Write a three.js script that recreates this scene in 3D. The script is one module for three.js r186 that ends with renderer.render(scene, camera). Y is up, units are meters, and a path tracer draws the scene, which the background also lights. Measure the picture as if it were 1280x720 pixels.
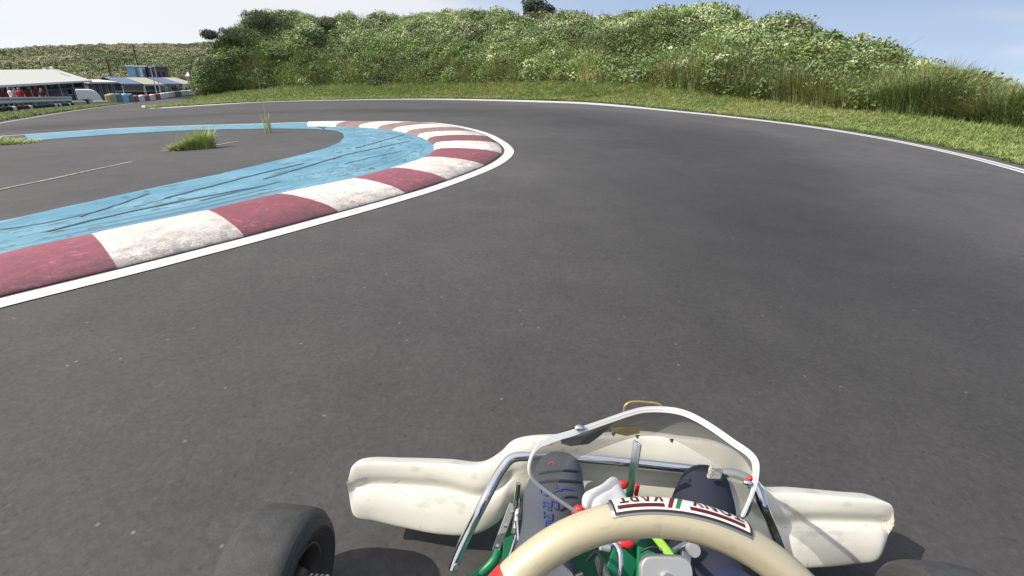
import * as THREE from 'three';
import { mergeGeometries, mergeVertices, toCreasedNormals } from 'three/addons/utils/BufferGeometryUtils.js';
import { MarchingCubes } from 'three/addons/objects/MarchingCubes.js';
import { RoundedBoxGeometry } from 'three/addons/geometries/RoundedBoxGeometry.js';

// ------------------------------------------------------------------ camera, sky, sun
const W = 1280, H = 720, FOC = 600, EYE = 1.0;
const PITCH = Math.atan(270 / 600), ROLL = THREE.MathUtils.degToRad(2);
const scene = new THREE.Scene();
const camera = new THREE.PerspectiveCamera(2 * Math.atan(H / 2 / FOC) * 180 / Math.PI, W / H, 0.02, 2000);
camera.rotation.order = 'YXZ';
camera.position.set(0, EYE, 0);
camera.rotation.set(-PITCH, 0, ROLL);
camera.updateMatrixWorld(true);
const renderer = new THREE.WebGLRenderer({ antialias: true });
renderer.setSize(1024, 576);
renderer.toneMapping = THREE.LinearToneMapping;
renderer.toneMappingExposure = 0.9;
renderer.shadowMap.enabled = true;

let seed = 1234567;
const rnd = () => { seed = (seed + 0x6D2B79F5) | 0; let t = Math.imul(seed ^ (seed >>> 15), 1 | seed); t = (t + Math.imul(t ^ (t >>> 7), 61 | t)) ^ t; return ((t ^ (t >>> 14)) >>> 0) / 4294967296; };
const rr = (a, b) => a + (b - a) * rnd();
const lerp = (a, b, t) => a + (b - a) * t, clamp = (x, a = 0, b = 1) => Math.min(b, Math.max(a, x)), sstep = (a, b, x) => { const t = clamp((x - a) / (b - a)); return t * t * (3 - 2 * t); };
// value noise (3D) and fbm
const hash3 = (x, y, z) => { let h = Math.imul(x, 374761393) ^ Math.imul(y, 668265263) ^ Math.imul(z, 2147483647 ^ 0x5bd1e995); h = Math.imul(h ^ (h >>> 13), 1274126177); h ^= h >>> 16; return (h >>> 0) / 4294967296; };
function noise3(x, y, z) {
  const xi = Math.floor(x), yi = Math.floor(y), zi = Math.floor(z), f = (t) => t * t * (3 - 2 * t);
  const u = f(x - xi), v = f(y - yi), w = f(z - zi);
  const c = (i, j, k) => hash3(xi + i, yi + j, zi + k);
  return lerp(lerp(lerp(c(0, 0, 0), c(1, 0, 0), u), lerp(c(0, 1, 0), c(1, 1, 0), u), v), lerp(lerp(c(0, 0, 1), c(1, 0, 1), u), lerp(c(0, 1, 1), c(1, 1, 1), u), v), w);
}
const fbm = (x, y, z = 0, o = 4) => { let s = 0, a = 0.5, n = 0; for (let i = 0; i < o; i++) { s += a * noise3(x, y, z); n += a; a *= 0.5; x = x * 2.03 + 17.1; y = y * 2.03 + 5.3; z = z * 2.03 + 9.7; } return s / n; };

const SUN = new THREE.Vector3(-0.96, 1.0, 0.27).normalize();
{ // physical-looking sky: blue air, bright haze towards the horizon, thin cloud
  const w = 1024, h = 512, d = new Float32Array(w * h * 4);
  for (let j = 0; j < h; j++) for (let i = 0; i < w; i++) {
    const th = ((j + 0.5) / h - 0.5) * Math.PI, ph = ((i + 0.5) / w - 0.5) * 2 * Math.PI;
    const y = Math.sin(th), c = Math.cos(th), x = Math.cos(ph) * c, z = Math.sin(ph) * c;
    const e = Math.max(y, 0), k = Math.pow(1 - e, 4);
    let r = lerp(0.16, 0.66, k), g = lerp(0.29, 0.82, k), b = lerp(0.57, 1.05, k);
    const cs = x * SUN.x + y * SUN.y + z * SUN.z, mie = 0.55 * Math.pow(Math.max(0, 0.5 + 0.5 * cs), 7);
    r += mie; g += mie * 0.97; b += mie * 0.88;
    // thin cloud sheet on a plane overhead, seen in perspective
    const t = 1 / (e + 0.09), n = fbm(x * t * 0.55 + 3.1, z * t * 0.55 + 0.6, 1.7, 5), big = noise3(x * 1.3 + 7.3, y * 1.5 + 2.1, z * 1.3 + 4.2);
    const az = -x * 0.9 + 0.25; // the cloud bank lies over the paddock side and thins out to the other
    const cl = clamp(sstep(0.36, 0.62, n * 0.75 + 0.25 * big + 0.22 * az)) * 0.85;
    const lit = 1.02 + 0.2 * Math.max(0, cs);
    r = lerp(r, lit * 0.985, cl); g = lerp(g, lit, cl); b = lerp(b, lit * 1.01, cl);
    if (y < 0) { const q = sstep(0, -0.12, y); r = lerp(r, 0.10, q); g = lerp(g, 0.105, q); b = lerp(b, 0.08, q); }
    const o = (j * w + i) * 4; d[o] = r; d[o + 1] = g; d[o + 2] = b; d[o + 3] = 1;
  }
  const t = new THREE.DataTexture(d, w, h, THREE.RGBAFormat, THREE.FloatType);
  t.mapping = THREE.EquirectangularReflectionMapping; t.magFilter = THREE.LinearFilter; t.minFilter = THREE.LinearFilter; t.needsUpdate = true;
  scene.background = t; scene.environment = t;
}
const sun = new THREE.DirectionalLight(new THREE.Color(1.0, 0.95, 0.87), 4.4);
sun.position.copy(SUN).multiplyScalar(80); sun.castShadow = true; sun.shadow.radius = 1;
Object.assign(sun.shadow.camera, { left: -60, right: 60, top: 60, bottom: -60, near: 1, far: 250 }); sun.shadow.mapSize.set(4096, 4096);
scene.add(sun, sun.target);

// ------------------------------------------------------------------ pixel rays: a direction only; the distance comes from the ground, a height or a depth
const V = (x, y, z) => new THREE.Vector3(x, y, z);
const ray = (px, py) => V((px - 640) / FOC, (360 - py) / FOC, -1).applyEuler(camera.rotation);
const drop = (q, b) => q < -b ? 0 : q > b ? q : (q + b) * (q + b) / (4 * b);
const ground = (x, z) => { const s = -0.949 * x - 0.316 * z; return -0.06 * drop(s - 3, 2) - 0.0075 * drop(s - 34, 6) + 0.0675 * drop(s - 82, 5); };
function G(px, py, off = 0) { // where the ray meets the ground
  const d = ray(px, py); let a = 0.4, b = 0.4;
  const under = (t) => EYE + d.y * t < ground(d.x * t, d.z * t) + off;
  while (b < 500 && !under(b)) { a = b; b *= 1.02; }
  for (let i = 0; i < 36; i++) { const m = (a + b) / 2; under(m) ? b = m : a = m; }
  return V(d.x * a, EYE + d.y * a, d.z * a);
}
const atY = (px, py, h) => { const d = ray(px, py), t = (h - EYE) / d.y; return V(d.x * t, h, d.z * t); };
const atD = (px, py, D) => { const d = ray(px, py), t = D / Math.hypot(d.x, d.z); return V(d.x * t, EYE + d.y * t, d.z * t); };

// ------------------------------------------------------------------ helpers
const used = {};
const numbered = (n) => { used[n] = (used[n] ?? -1) + 1; return used[n] ? n + '_' + String(used[n]).padStart(3, '0') : n; };
const shadow = (o) => { o.castShadow = o.receiveShadow = true; return o; };
function flipZ(g) { g.scale(1, 1, -1); const ix = g.index?.array, p = g.attributes; if (ix) { for (let i = 0; i < ix.length; i += 3) { const t = ix[i]; ix[i] = ix[i + 1]; ix[i + 1] = t; } } else for (const a of Object.values(p)) for (let i = 0; i < a.count; i += 3) for (let k = 0; k < a.itemSize; k++) { const j = i * a.itemSize + k, t = a.array[j]; a.array[j] = a.array[j + a.itemSize]; a.array[j + a.itemSize] = t; } return g; }
function mesh(name, geo, mat, parent = scene) {
  const m = shadow(new THREE.Mesh(geo, mat)); m.name = parent === scene ? numbered(name) : name;
  if (parent.userData.flip) flipZ(geo);
  if (parent !== scene && parent.userData.at) geo.translate(-parent.userData.at.x, -parent.userData.at.y, -parent.userData.at.z);
  parent.add(m); return m;
}
function thing(name, label, category, at, group) { // group at the thing's base; geometry of its parts is given in world coordinates
  const o = new THREE.Group(); o.name = numbered(name); o.position.copy(at); o.userData = { label, category, at: at.clone() };
  if (group) o.userData.group = group; scene.add(o); return o;
}
function sub(name, geo, mat, part) { // a sub-part of a part (part is a mesh without an offset of its own)
  let p = part; while (p && !p.userData.at) p = p.parent; if (p?.userData.flip) flipZ(geo);
  const m = shadow(new THREE.Mesh(geo, mat)); m.name = name; if (p) geo.translate(-p.userData.at.x, -p.userData.at.y, -p.userData.at.z); part.add(m); return m;
}
const tag = (o, label, category, group, kind) => { o.userData.label = label; if (category) o.userData.category = category; if (group) o.userData.group = group; if (kind) o.userData.kind = kind; return o; };
const struct = (o, label) => { o.userData.kind = 'structure'; if (label) o.userData.label = label; return o; };
const std = (color, roughness = 0.7, extra = {}) => new THREE.MeshStandardMaterial({ color: color.isColor ? color : new THREE.Color(...color), roughness, side: THREE.DoubleSide, ...extra });
const box = (w, h, d, x, y, z, rx = 0, ry = 0, rz = 0) => new THREE.BoxGeometry(w, h, d).applyMatrix4(new THREE.Matrix4().compose(V(x, y, z), new THREE.Quaternion().setFromEuler(new THREE.Euler(rx, ry, rz)), V(1, 1, 1)));
const curve = (pts, closed = false, type = 'centripetal') => new THREE.CatmullRomCurve3(pts, closed, type, 0.5);
const tube = (pts, r, n = 40, k = 10, closed = false) => new THREE.TubeGeometry(curve(pts, closed), n, r, k, closed);
function rod(a, b, r, r2 = r, k = 12) { const d = b.clone().sub(a), g = new THREE.CylinderGeometry(r2, r, d.length(), k); g.translate(0, d.length() / 2, 0); g.applyQuaternion(new THREE.Quaternion().setFromUnitVectors(V(0, 1, 0), d.normalize())); g.translate(a.x, a.y, a.z); return g; }
const merge = (l) => mergeGeometries(l.map((g) => { const q = g.index ? g.toNonIndexed() : g; for (const k of Object.keys(q.attributes)) if (!['position', 'normal', 'uv'].includes(k)) q.deleteAttribute(k); if (!q.attributes.uv) q.setAttribute('uv', new THREE.BufferAttribute(new Float32Array(q.attributes.position.count * 2), 2)); return q; }));
function grid(nu, nv, fn, uvfn) { // nu x nv cells, fn(u,v) -> Vector3
  const p = [], uv = [], ix = [];
  for (let j = 0; j <= nv; j++) for (let i = 0; i <= nu; i++) { const q = fn(i / nu, j / nv); p.push(q.x, q.y, q.z); const t = uvfn ? uvfn(i / nu, j / nv, q) : [q.x, q.z]; uv.push(t[0], t[1]); }
  for (let j = 0; j < nv; j++) for (let i = 0; i < nu; i++) { const a = j * (nu + 1) + i, b = a + 1, c = a + nu + 1, d = c + 1; ix.push(a, b, c, b, d, c); }
  const g = new THREE.BufferGeometry(); g.setAttribute('position', new THREE.Float32BufferAttribute(p, 3)); g.setAttribute('uv', new THREE.Float32BufferAttribute(uv, 2)); g.setIndex(ix); g.computeVertexNormals(); return g;
}
function tex(n, m, fn, srgb = true) { // fn(u,v,i,j) -> [r,g,b] 0..1
  const d = new Uint8Array(n * m * 4);
  for (let j = 0; j < m; j++) for (let i = 0; i < n; i++) { const c = fn(i / n, j / m, i, j), o = (j * n + i) * 4; d[o] = clamp(c[0]) * 255; d[o + 1] = clamp(c[1]) * 255; d[o + 2] = clamp(c[2]) * 255; d[o + 3] = 255; }
  const t = new THREE.DataTexture(d, n, m); if (srgb) t.colorSpace = THREE.SRGBColorSpace; t.wrapS = t.wrapT = THREE.RepeatWrapping; t.magFilter = THREE.LinearFilter; t.minFilter = THREE.LinearMipmapLinearFilter; t.generateMipmaps = true; t.needsUpdate = true; return t;
}
// periodic noise on a texture: lattice of p cells
function pn(u, v, p, s = 0) { const x = u * p, y = v * p, xi = Math.floor(x), yi = Math.floor(y), f = (t) => t * t * (3 - 2 * t), a = f(x - xi), b = f(y - yi), c = (i, j) => hash3((xi + i) % p, (yi + j) % p, s); return lerp(lerp(c(0, 0), c(1, 0), a), lerp(c(0, 1), c(1, 1), a), b); }
const pf = (u, v, p, s, o = 4) => { let q = 0, a = 0.5, n = 0; for (let k = 0; k < o; k++) { q += a * pn(u, v, p, s + k); n += a; a *= 0.55; p *= 2; } return q / n; };

// ------------------------------------------------------------------ materials of the setting
const aspTex = tex(2048, 2048, (u, v, i, j) => {
  const grain = hash3(i, j, 1), g2 = pn(u, v, 700, 2), stone = hash3(i >> 1, j >> 1, 5);
  let c = 0.308 + 0.034 * (grain - 0.5) + 0.036 * (g2 - 0.5) + 0.05 * (pf(u, v, 40, 3, 4) - 0.5) + 0.05 * (pf(u, v, 5, 9, 3) - 0.5);
  if (stone > 0.99955) c += 0.17; else if (stone > 0.988) c += 0.03; else if (stone < 0.008) c -= 0.04;
  return [c * 1.02, c * 0.982, c * 0.96];
});
const aspBump = tex(1024, 1024, (u, v, i, j) => { const c = 0.5 * hash3(i, j, 21) + 0.5 * pn(u, v, 400, 22); return [c, c, c]; }, false);
aspTex.repeat.set(1 / 9, 1 / 9); aspBump.repeat.set(1 / 5, 1 / 5);
const M = {};
M.asphalt = std([1, 1, 1], 0.88, { map: aspTex, bumpMap: aspBump, bumpScale: 0.0010, vertexColors: true });
const chip = (u, v, p, s, t, w) => sstep(t, t + w, pf(u, v, p, s, 4));
M.whiteLine = std([1, 1, 1], 0.65, { map: tex(1024, 128, (u, v) => { const k = pf(u, v, 24, 31, 4), s = 1 - 0.75 * chip(u, v, 60, 33, 0.63, 0.07) * (0.4 + pn(u, v, 5, 36)); const c = (0.88 + 0.12 * (k - 0.5)) * lerp(0.55, 1, s); return [c, c * 0.985, c * 0.965]; }) });
M.whiteLine.map.repeat.set(1 / 8, 1);
M.thinLine = std([0.62, 0.58, 0.52], 0.75, { map: tex(256, 64, (u, v) => { const s = chip(u, v, 20, 35, 0.42, 0.2); const c = lerp(0.5, 1, s); return [c, c, c * 0.97]; }) });
M.blue = std([1, 1, 1], 0.6, { map: tex(1024, 1024, (u, v) => {
  const n = pf(u, v, 12, 41, 5), f = pf(u, v * 1, 90, 47, 3), st = pn(u * 0.5 + 0.02 * Math.sin(v * 6.28), v, 64, 43), streak = sstep(0.70, 0.92, pn(u, 0, 6, 48) * 0.35 + pn(0.3, v + 0.02 * Math.sin(u * 6.283), 96, 44) * 0.65 + 0.1 * (n - 0.5));
  const worn = chip(u, v, 30, 45, 0.68, 0.1), crack = 1 - sstep(0.0, 0.035, Math.abs(pf(u, v, 9, 52, 4) - 0.5));
  let r = 0.40 + 0.26 * (n - 0.5), g = 0.61 + 0.22 * (n - 0.5), b = 0.69 + 0.17 * (n - 0.5);
  const m = clamp(streak * 0.7 + worn * 0.8 + crack * 0.3 + 0.5 * sstep(0.60, 0.72, f) * sstep(0.35, 0.7, n)); r = lerp(r, 0.27, m); g = lerp(g, 0.33, m); b = lerp(b, 0.37, m);
  return [r, g, b]; }) });
M.blue.map.repeat.set(1 / 6, 1 / 3);
const kerbTex = (base, dirt, s) => tex(512, 512, (u, v) => { // v runs across the kerb: the tyre side (v = 0) is scrubbed with rubber
  const n = pf(u, v, 8, s, 5), f = pf(u, v, 60, s + 7, 3), worn = sstep(0.56, 0.72, pf(u, v, 14, s + 11, 5) * 0.8 + 0.2 * (1 - v)), sp = pf(u, v, 110, s + 17, 3), rub = sstep(0.50, 0.80, sp * 0.5 + pn(u, v, 14, s + 15) * 0.14 + 0.42 * Math.pow(1 - v, 2.2));
  const scr = sstep(0.74, 0.82, pn(u * 0.5 + v * 0.35, v, 40, s + 21) * 0.6 + pn(u, v, 7, s + 23) * 0.4) * 0.22, k = 1 + 0.2 * (n - 0.5) + 0.16 * (f - 0.5) + scr, m = clamp(worn * 0.28 + rub * 0.62);
  return [0, 1, 2].map((i) => lerp(base[i] * k, dirt[i], m)); });
M.kerbRed = [std([1, 1, 1], 0.75, { map: kerbTex([0.59, 0.33, 0.375], [0.40, 0.29, 0.30], 61) }), std([1, 1, 1], 0.75, { map: kerbTex([0.55, 0.30, 0.34], [0.37, 0.28, 0.28], 67) })];
M.kerbTan = std([1, 1, 1], 0.8, { map: kerbTex([0.56, 0.455, 0.44], [0.42, 0.37, 0.35], 73) });
M.kerbFaded = std([1, 1, 1], 0.8, { map: kerbTex([0.50, 0.33, 0.33], [0.36, 0.29, 0.28], 69) });
M.kerbWhite = [std([1, 1, 1], 0.75, { map: kerbTex([0.90, 0.85, 0.81], [0.58, 0.55, 0.52], 71) }), std([1, 1, 1], 0.75, { map: kerbTex([0.87, 0.82, 0.78], [0.55, 0.52, 0.50], 77) })];
const grassTex = tex(512, 512, (u, v, i, j) => { const n = pf(u, v, 10, 81, 5), h = hash3(i, j, 83); const k = 0.72 + 0.4 * (n - 0.5) + 0.3 * (h - 0.5); return [0.52 * k, 0.60 * k, 0.25 * k]; });
M.grassGround = std([1, 1, 1], 0.95, { map: grassTex }); M.grassGround.map.repeat.set(1 / 4, 1 / 4);
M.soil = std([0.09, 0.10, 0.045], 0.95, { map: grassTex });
M.foliage = std([1, 1, 1], 0.62); M.blade = std([1, 1, 1], 0.7);
M.bark = std([0.09, 0.07, 0.05], 0.9);

// ------------------------------------------------------------------ ground, track
const inAsp = (x, z) => x > -72 && x < 21 && z > -88 && z < 10;
{
  const xs = [], ax = (a, b, s) => { for (let x = a; x < b - 1e-6; x += s) xs.push(x); };
  ax(-900, -200, 70); ax(-200, -80, 12); ax(-80, 30, 2); ax(30, 120, 15); ax(120, 901, 78);
  const zs = []; const az = (a, b, s) => { for (let z = a; z < b - 1e-6; z += s) zs.push(z); };
  az(-900, -200, 70); az(-200, -96, 8); az(-96, 16, 2); az(16, 120, 13); az(120, 901, 78);
  const g = grid(xs.length - 1, zs.length - 1, (u, v) => { const x = xs[Math.round(u * (xs.length - 1))], z = zs[Math.round(v * (zs.length - 1))]; return V(x, ground(x, z) - (x > -70 && x < 19 && z > -86 && z < 8 ? 0.35 : 0.012), z); });
  g.index.array.reverse?.(); g.computeVertexNormals();
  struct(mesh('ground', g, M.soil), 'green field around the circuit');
}
// outer white line of the corner, then the tip of the grass wedge where the pit lane leaves
const outerPx = [[1500, 289], [1400, 251], [1280, 215], [1200, 194], [1100, 173], [1000, 157], [900, 145], [800, 135], [700, 128], [620, 125.5], [520, 124], [430, 125], [330, 127.5], [250, 132], [195, 135.4]];
const smooth = (pts, n) => curve(pts).getSpacedPoints(n);
const outer = smooth(outerPx.map((p) => G(...p)), 260);
{
  const NX = 279, NZ = 294;
  const g = grid(NX, NZ, (u, v) => { const x = lerp(-72, 21, u), z = lerp(-88, 10, v); return V(x, ground(x, z), z); });
  // laid asphalt is never one tone: broad patches, and rubber laid down along the racing line
  const line = curve([[1250, 900], [1120, 420], [980, 250], [850, 185], [730, 154], [560, 139], [400, 139], [220, 146], [40, 160]].map((p) => G(...p))).getSpacedPoints(200);
  const oc = outer.filter((_, i) => i % 2 === 0), seam = (x, z) => { let d = 1e9; for (const q of oc) d = Math.min(d, (q.x - x) ** 2 + (q.z - z) ** 2); d = Math.sqrt(d); return 1 + 0.2 * sstep(2.7, 2.1, d + 0.5 * (fbm(x * 0.4, z * 0.4, 31) - 0.5)) - 0.12 * Math.exp(-((d - 3.6) ** 2) / 2.2); }; // the outer lane was laid separately and carries less rubber
  const p = g.attributes.position, col = new Float32Array(p.count * 3);
  for (let i = 0; i < p.count; i++) {
    const x = p.getX(i), z = p.getZ(i); let d = 1e9; for (const q of line) d = Math.min(d, (q.x - x) ** 2 + (q.z - z) ** 2); d = Math.sqrt(d);
    const rub = Math.exp(-d * d / 3.4) * (0.55 + 1.0 * (fbm(x * 0.5, z * 0.5, 3) - 0.2)), k = (1.02 + 0.2 * (fbm(x * 0.22, z * 0.22, 8) - 0.5) - 0.42 * clamp(rub)) * seam(x, z);
    col[i * 3] = k; col[i * 3 + 1] = k; col[i * 3 + 2] = k;
  }
  g.setAttribute('color', new THREE.BufferAttribute(col, 3));
  struct(mesh('race_track', g, M.asphalt), 'grey asphalt race track and infield');
}
// ribbon between two edges given as point lists of equal length
function ribbon(A, B, off, vlen = 1) {
  let s = 0; const L = A.map((a, i) => (s += i ? a.distanceTo(A[i - 1]) : 0));
  return grid(A.length - 1, 1, (u, v) => { const i = Math.round(u * (A.length - 1)), q = v ? B[i] : A[i]; return V(q.x, ground(q.x, q.z) + off, q.z); }, (u, v) => [L[Math.round(u * (A.length - 1))], v * vlen]);
}
const offset = (P, d0) => P.map((p, i) => { const d = typeof d0 === 'function' ? d0(p) : d0; const a = P[Math.max(0, i - 1)], b = P[Math.min(P.length - 1, i + 1)], t = V(b.x - a.x, 0, b.z - a.z).normalize(); return V(p.x - t.z * d, p.y, p.z + t.x * d); });
function lineMesh(name, P, d0, d1, mat, label, off = 0.005) { return struct(mesh(name, ribbon(offset(P, d0), offset(P, d1), off), mat), label); }
const sgn = (() => { const o = offset(outer, 1)[40]; return Math.hypot(o.x + 3, o.z + 8) > Math.hypot(outer[40].x + 3, outer[40].z + 8) ? 1 : -1; })(); // + is away from the infield
const wide = (p) => 1 + 4.5 * sstep(11, 26, Math.hypot(p.x, p.z)); // the line is drawn wider with distance from the camera
lineMesh('edge_line', outer, (p) => -0.09 * sgn * wide(p), -0.005 * sgn, M.whiteLine, 'white edge line, one of a pair along the outside of the corner');
lineMesh('edge_line', outer, 0.035 * sgn, (p) => 0.12 * sgn * wide(p), M.whiteLine, 'white edge line next to the grass verge');

// white line, kerb and blue run-off of the hairpin
const lineOutPx = [[-160, 432], [-60, 403], [0, 386], [100, 360.5], [200, 335], [328, 301], [400, 281], [469, 261.5], [520, 246.5], [553, 236], [609, 214.5], [628, 205], [638.5, 197], [642.3, 190.5], [640, 184.5], [632, 178], [609, 166.5], [567, 156.5], [533, 153], [470, 152], [384, 153], [320, 154.8], [240, 157], [160, 160], [80, 165], [0, 170.5], [-60, 175]];
const lineOut = smooth(lineOutPx.map((p) => G(...p)), 300);
const lsgn = (() => { const o = offset(lineOut, 0.5)[120]; return o.distanceTo(V(-4, 0, -8)) < lineOut[120].distanceTo(V(-4, 0, -8)) ? 1 : -1; })(); // + is to the infield
lineMesh('edge_line', lineOut, 0, 0.13 * lsgn, M.whiteLine, 'white line following the painted kerb round the hairpin');
const nearest = (P, q) => P.reduce((b, p, i) => p.distanceToSquared(q) < b[0] ? [p.distanceToSquared(q), i] : b, [1e9, 0])[1];
const kerbInPx = [[-160, 350], [-60, 325.5], [0, 312], [112, 287], [180, 273.5], [250, 259.5], [342, 239], [432, 221], [483, 208], [525, 195], [542, 181.5], [536, 172], [514, 163.5], [491, 159.3], [457, 156], [420, 154.9], [384, 154.6]];
const kerbIn = smooth(kerbInPx.map((p) => G(...p, 0.065)), 240); // the visible inner edge is the crest of the kerb
const kerbOut = (() => { const o = offset(lineOut, 0.165 * lsgn), a = 0, b = nearest(o, G(384, 154)); return smooth(o.slice(a, b + 1), 240); })();
{
  const kerb = new THREE.Group(); kerb.name = numbered('kerb'); kerb.userData = { kind: 'structure', label: 'red and white painted kerb round the inside of the hairpin' }; scene.add(kerb);
  // block ends, as fractions of the kerb's length
  const fr = (x, y) => nearest(kerbIn, G(x, y, 0.065)) / 240;
  const ends = [0, fr(-60, 325.5) - 0.02, fr(112, 287), fr(250, 259.5), fr(342, 239), fr(432, 221), fr(483, 208), fr(525, 195)];
  const pairs = [[0, 0], ...[[112, 287, 150, 337], [250, 259.5, 312, 298], [342, 239, 427, 266], [432, 221, 508, 242], [483, 208, 562, 226], [525, 195, 607, 207], [542, 181.5, 625, 188], [536, 172, 611, 173], [514, 163.5, 582, 163.5], [491, 159.3, 546, 156.5]].map(([a, b, c, d]) => [nearest(kerbIn, G(a, b, 0.065)) / 240, nearest(kerbOut, G(c, d)) / 240]), [1, 1]]; // joints of the blocks run square across
  const toOut = (f) => { for (let i = 1; i < pairs.length; i++) if (f <= pairs[i][0]) return lerp(pairs[i - 1][1], pairs[i][1], (f - pairs[i - 1][0]) / Math.max(1e-6, pairs[i][0] - pairs[i - 1][0])); return 1; };
  let last = ends[ends.length - 1]; while (last < 0.985) { last += 0.062; ends.push(Math.min(last, 1)); } ends[ends.length - 1] = 1;
  for (let b = 0; b < ends.length - 1; b++) {
    const e0 = ends[b], e1 = ends[b + 1], red = b % 2 === 1, n = Math.max(6, Math.round((e1 - e0) * 90));
    const at = (P, f) => { const t = clamp(f) * 240, i = Math.min(239, Math.floor(t)); return P[i].clone().lerp(P[i + 1], t - i); };
    const prof = [[0, 0.004], [0.012, 0.022], [0.10, 0.046], [0.22, 0.066], [0.42, 0.083], [0.66, 0.090], [0.86, 0.082], [0.96, 0.060], [1, 0.004]];
    const g = grid(n, prof.length - 1, (u, v) => {
      const f = lerp(e0, e1, u), o = at(kerbOut, toOut(f)), i = at(kerbIn, f), [t, h] = prof[Math.round(v * (prof.length - 1))];
      const q = o.lerp(i, t), edge = Math.min(u, 1 - u) * (e1 - e0) * 22 < 0.012 ? 0.004 : 0;
      return V(q.x, ground(q.x, q.z) + Math.max(0.003, h * 0.8 - edge + 0.004 * (fbm(q.x * 6, q.z * 6, 2) - 0.5)), q.z);
    }, (u, v) => [u * 0.9 + b * 0.37, prof[Math.round(v * (prof.length - 1))][0]]);
    const m = shadow(new THREE.Mesh(g, b > 9 && red ? M.kerbTan : red && b > 7 ? M.kerbFaded : (red ? M.kerbRed : M.kerbWhite)[b % 4 < 2 ? 0 : 1])); m.name = 'kerb_block'; kerb.add(m);
  }
}
const blueInPx = [[-160, 309], [-60, 288], [0, 277], [90, 257.5], [178, 238.5], [250, 223], [315, 208.5], [350, 200.3], [386, 191.5], [412, 184], [425, 177.5], [430, 171], [427, 166.3], [416, 163.3], [384, 161.4], [342, 161], [320, 161.2], [240, 163], [160, 167], [90, 172], [37, 176.5]];
const blueIn = smooth(blueInPx.map((p) => G(...p)), 300);
{
  const far = offset(lineOut, 0.135 * lsgn), i0 = nearest(far, kerbIn[236]), i1 = nearest(far, G(37, 171));
  const outerEdge = smooth([...kerbIn.slice(0, 236), ...far.slice(i0 + 2, i1)], 400);
  // pair each point of the outer edge with the inner edge by fraction fitted at the bend
  const ob = nearest(outerEdge, G(542, 181.5)) / 400, ib = nearest(blueIn, G(428, 173)) / 300;
  const ok = nearest(outerEdge, G(384, 154)) / 400, ik = nearest(blueIn, G(384, 161.4)) / 300;
  const mapf = (f) => f < ob ? f / ob * ib : f < ok ? lerp(ib, ik, (f - ob) / (ok - ob)) : lerp(ik, 1, (f - ok) / (1 - ok));
  let s = 0; const L = outerEdge.map((a, i) => (s += i ? a.distanceTo(outerEdge[i - 1]) : 0));
  const g = grid(400, 4, (u, v) => { const i = Math.round(u * 400), t = mapf(i / 400) * 300, k = Math.min(299, Math.floor(t)), b = blueIn[k].clone().lerp(blueIn[k + 1], t - k); const w = 0.025 * (fbm(b.x * 3, b.z * 3, 5) - 0.5) * v; const q = outerEdge[i].clone().lerp(b, v * (1 + w)); return V(q.x, ground(q.x, q.z) + 0.006, q.z); }, (u, v) => { const i = Math.round(u * 400), t = mapf(i / 400) * 300, b = blueIn[Math.min(300, Math.round(t))]; return [L[i], v * outerEdge[i].distanceTo(b)]; });
  struct(mesh('blue_run_off', g, M.blue), 'blue painted run-off strip behind the kerb');
}
M.skid = std([0.10, 0.145, 0.18], 0.8);
for (const [w, ...px] of [[0.03, [60, 291], [110, 278], [180, 262], [250, 248], [330, 233]], [0.035, [205, 249], [255, 236], [320, 219], [380, 205]], [0.022, [100, 272], [150, 256], [185, 243]], [0.02, [-20, 291], [40, 283], [110, 268]], [0.03, [330, 225], [380, 210], [430, 195], [470, 186], [512, 177]], [0.02, [430, 206], [470, 196], [505, 189]], [0.03, [445, 186], [480, 176], [505, 169]], [0.02, [250, 252], [300, 240], [350, 228]], [0.02, [400, 177], [450, 171], [490, 167]]]) lineMesh('tyre_mark', smooth(px.map((p) => G(...p)), 40).map((q, i) => q.add(V(0.02 * (noise3(i * 0.3, w * 900, 3) - 0.5), 0, 0.02 * (noise3(i * 0.3, w * 700, 8) - 0.5)))), -w / 2, w / 2, M.skid, 'dark tyre mark on the blue strip', 0.011);
lineMesh('infield_line', smooth([[-60, 254], [0, 237.5], [60, 225], [110, 214], [165, 202.5]].map((p) => G(...p)), 40), -0.025, 0.025, M.thinLine, 'faded thin white line on the infield asphalt');
lineMesh('infield_line', smooth([[262, 183], [285, 179], [300, 176.5]].map((p) => G(...p)), 14), -0.03, 0.03, M.thinLine, 'short pale seam beside the grass tuft');
const leftLine = smooth([[-60, 165], [0, 154], [50, 145.5], [101, 137.5], [130, 133.5], [150, 131], [166, 129]].map((p) => G(...p)), 80);
lineMesh('edge_line', leftLine, -0.1, 0.1, M.thinLine, 'worn white line along the far side of the track by the pit barriers');

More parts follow.
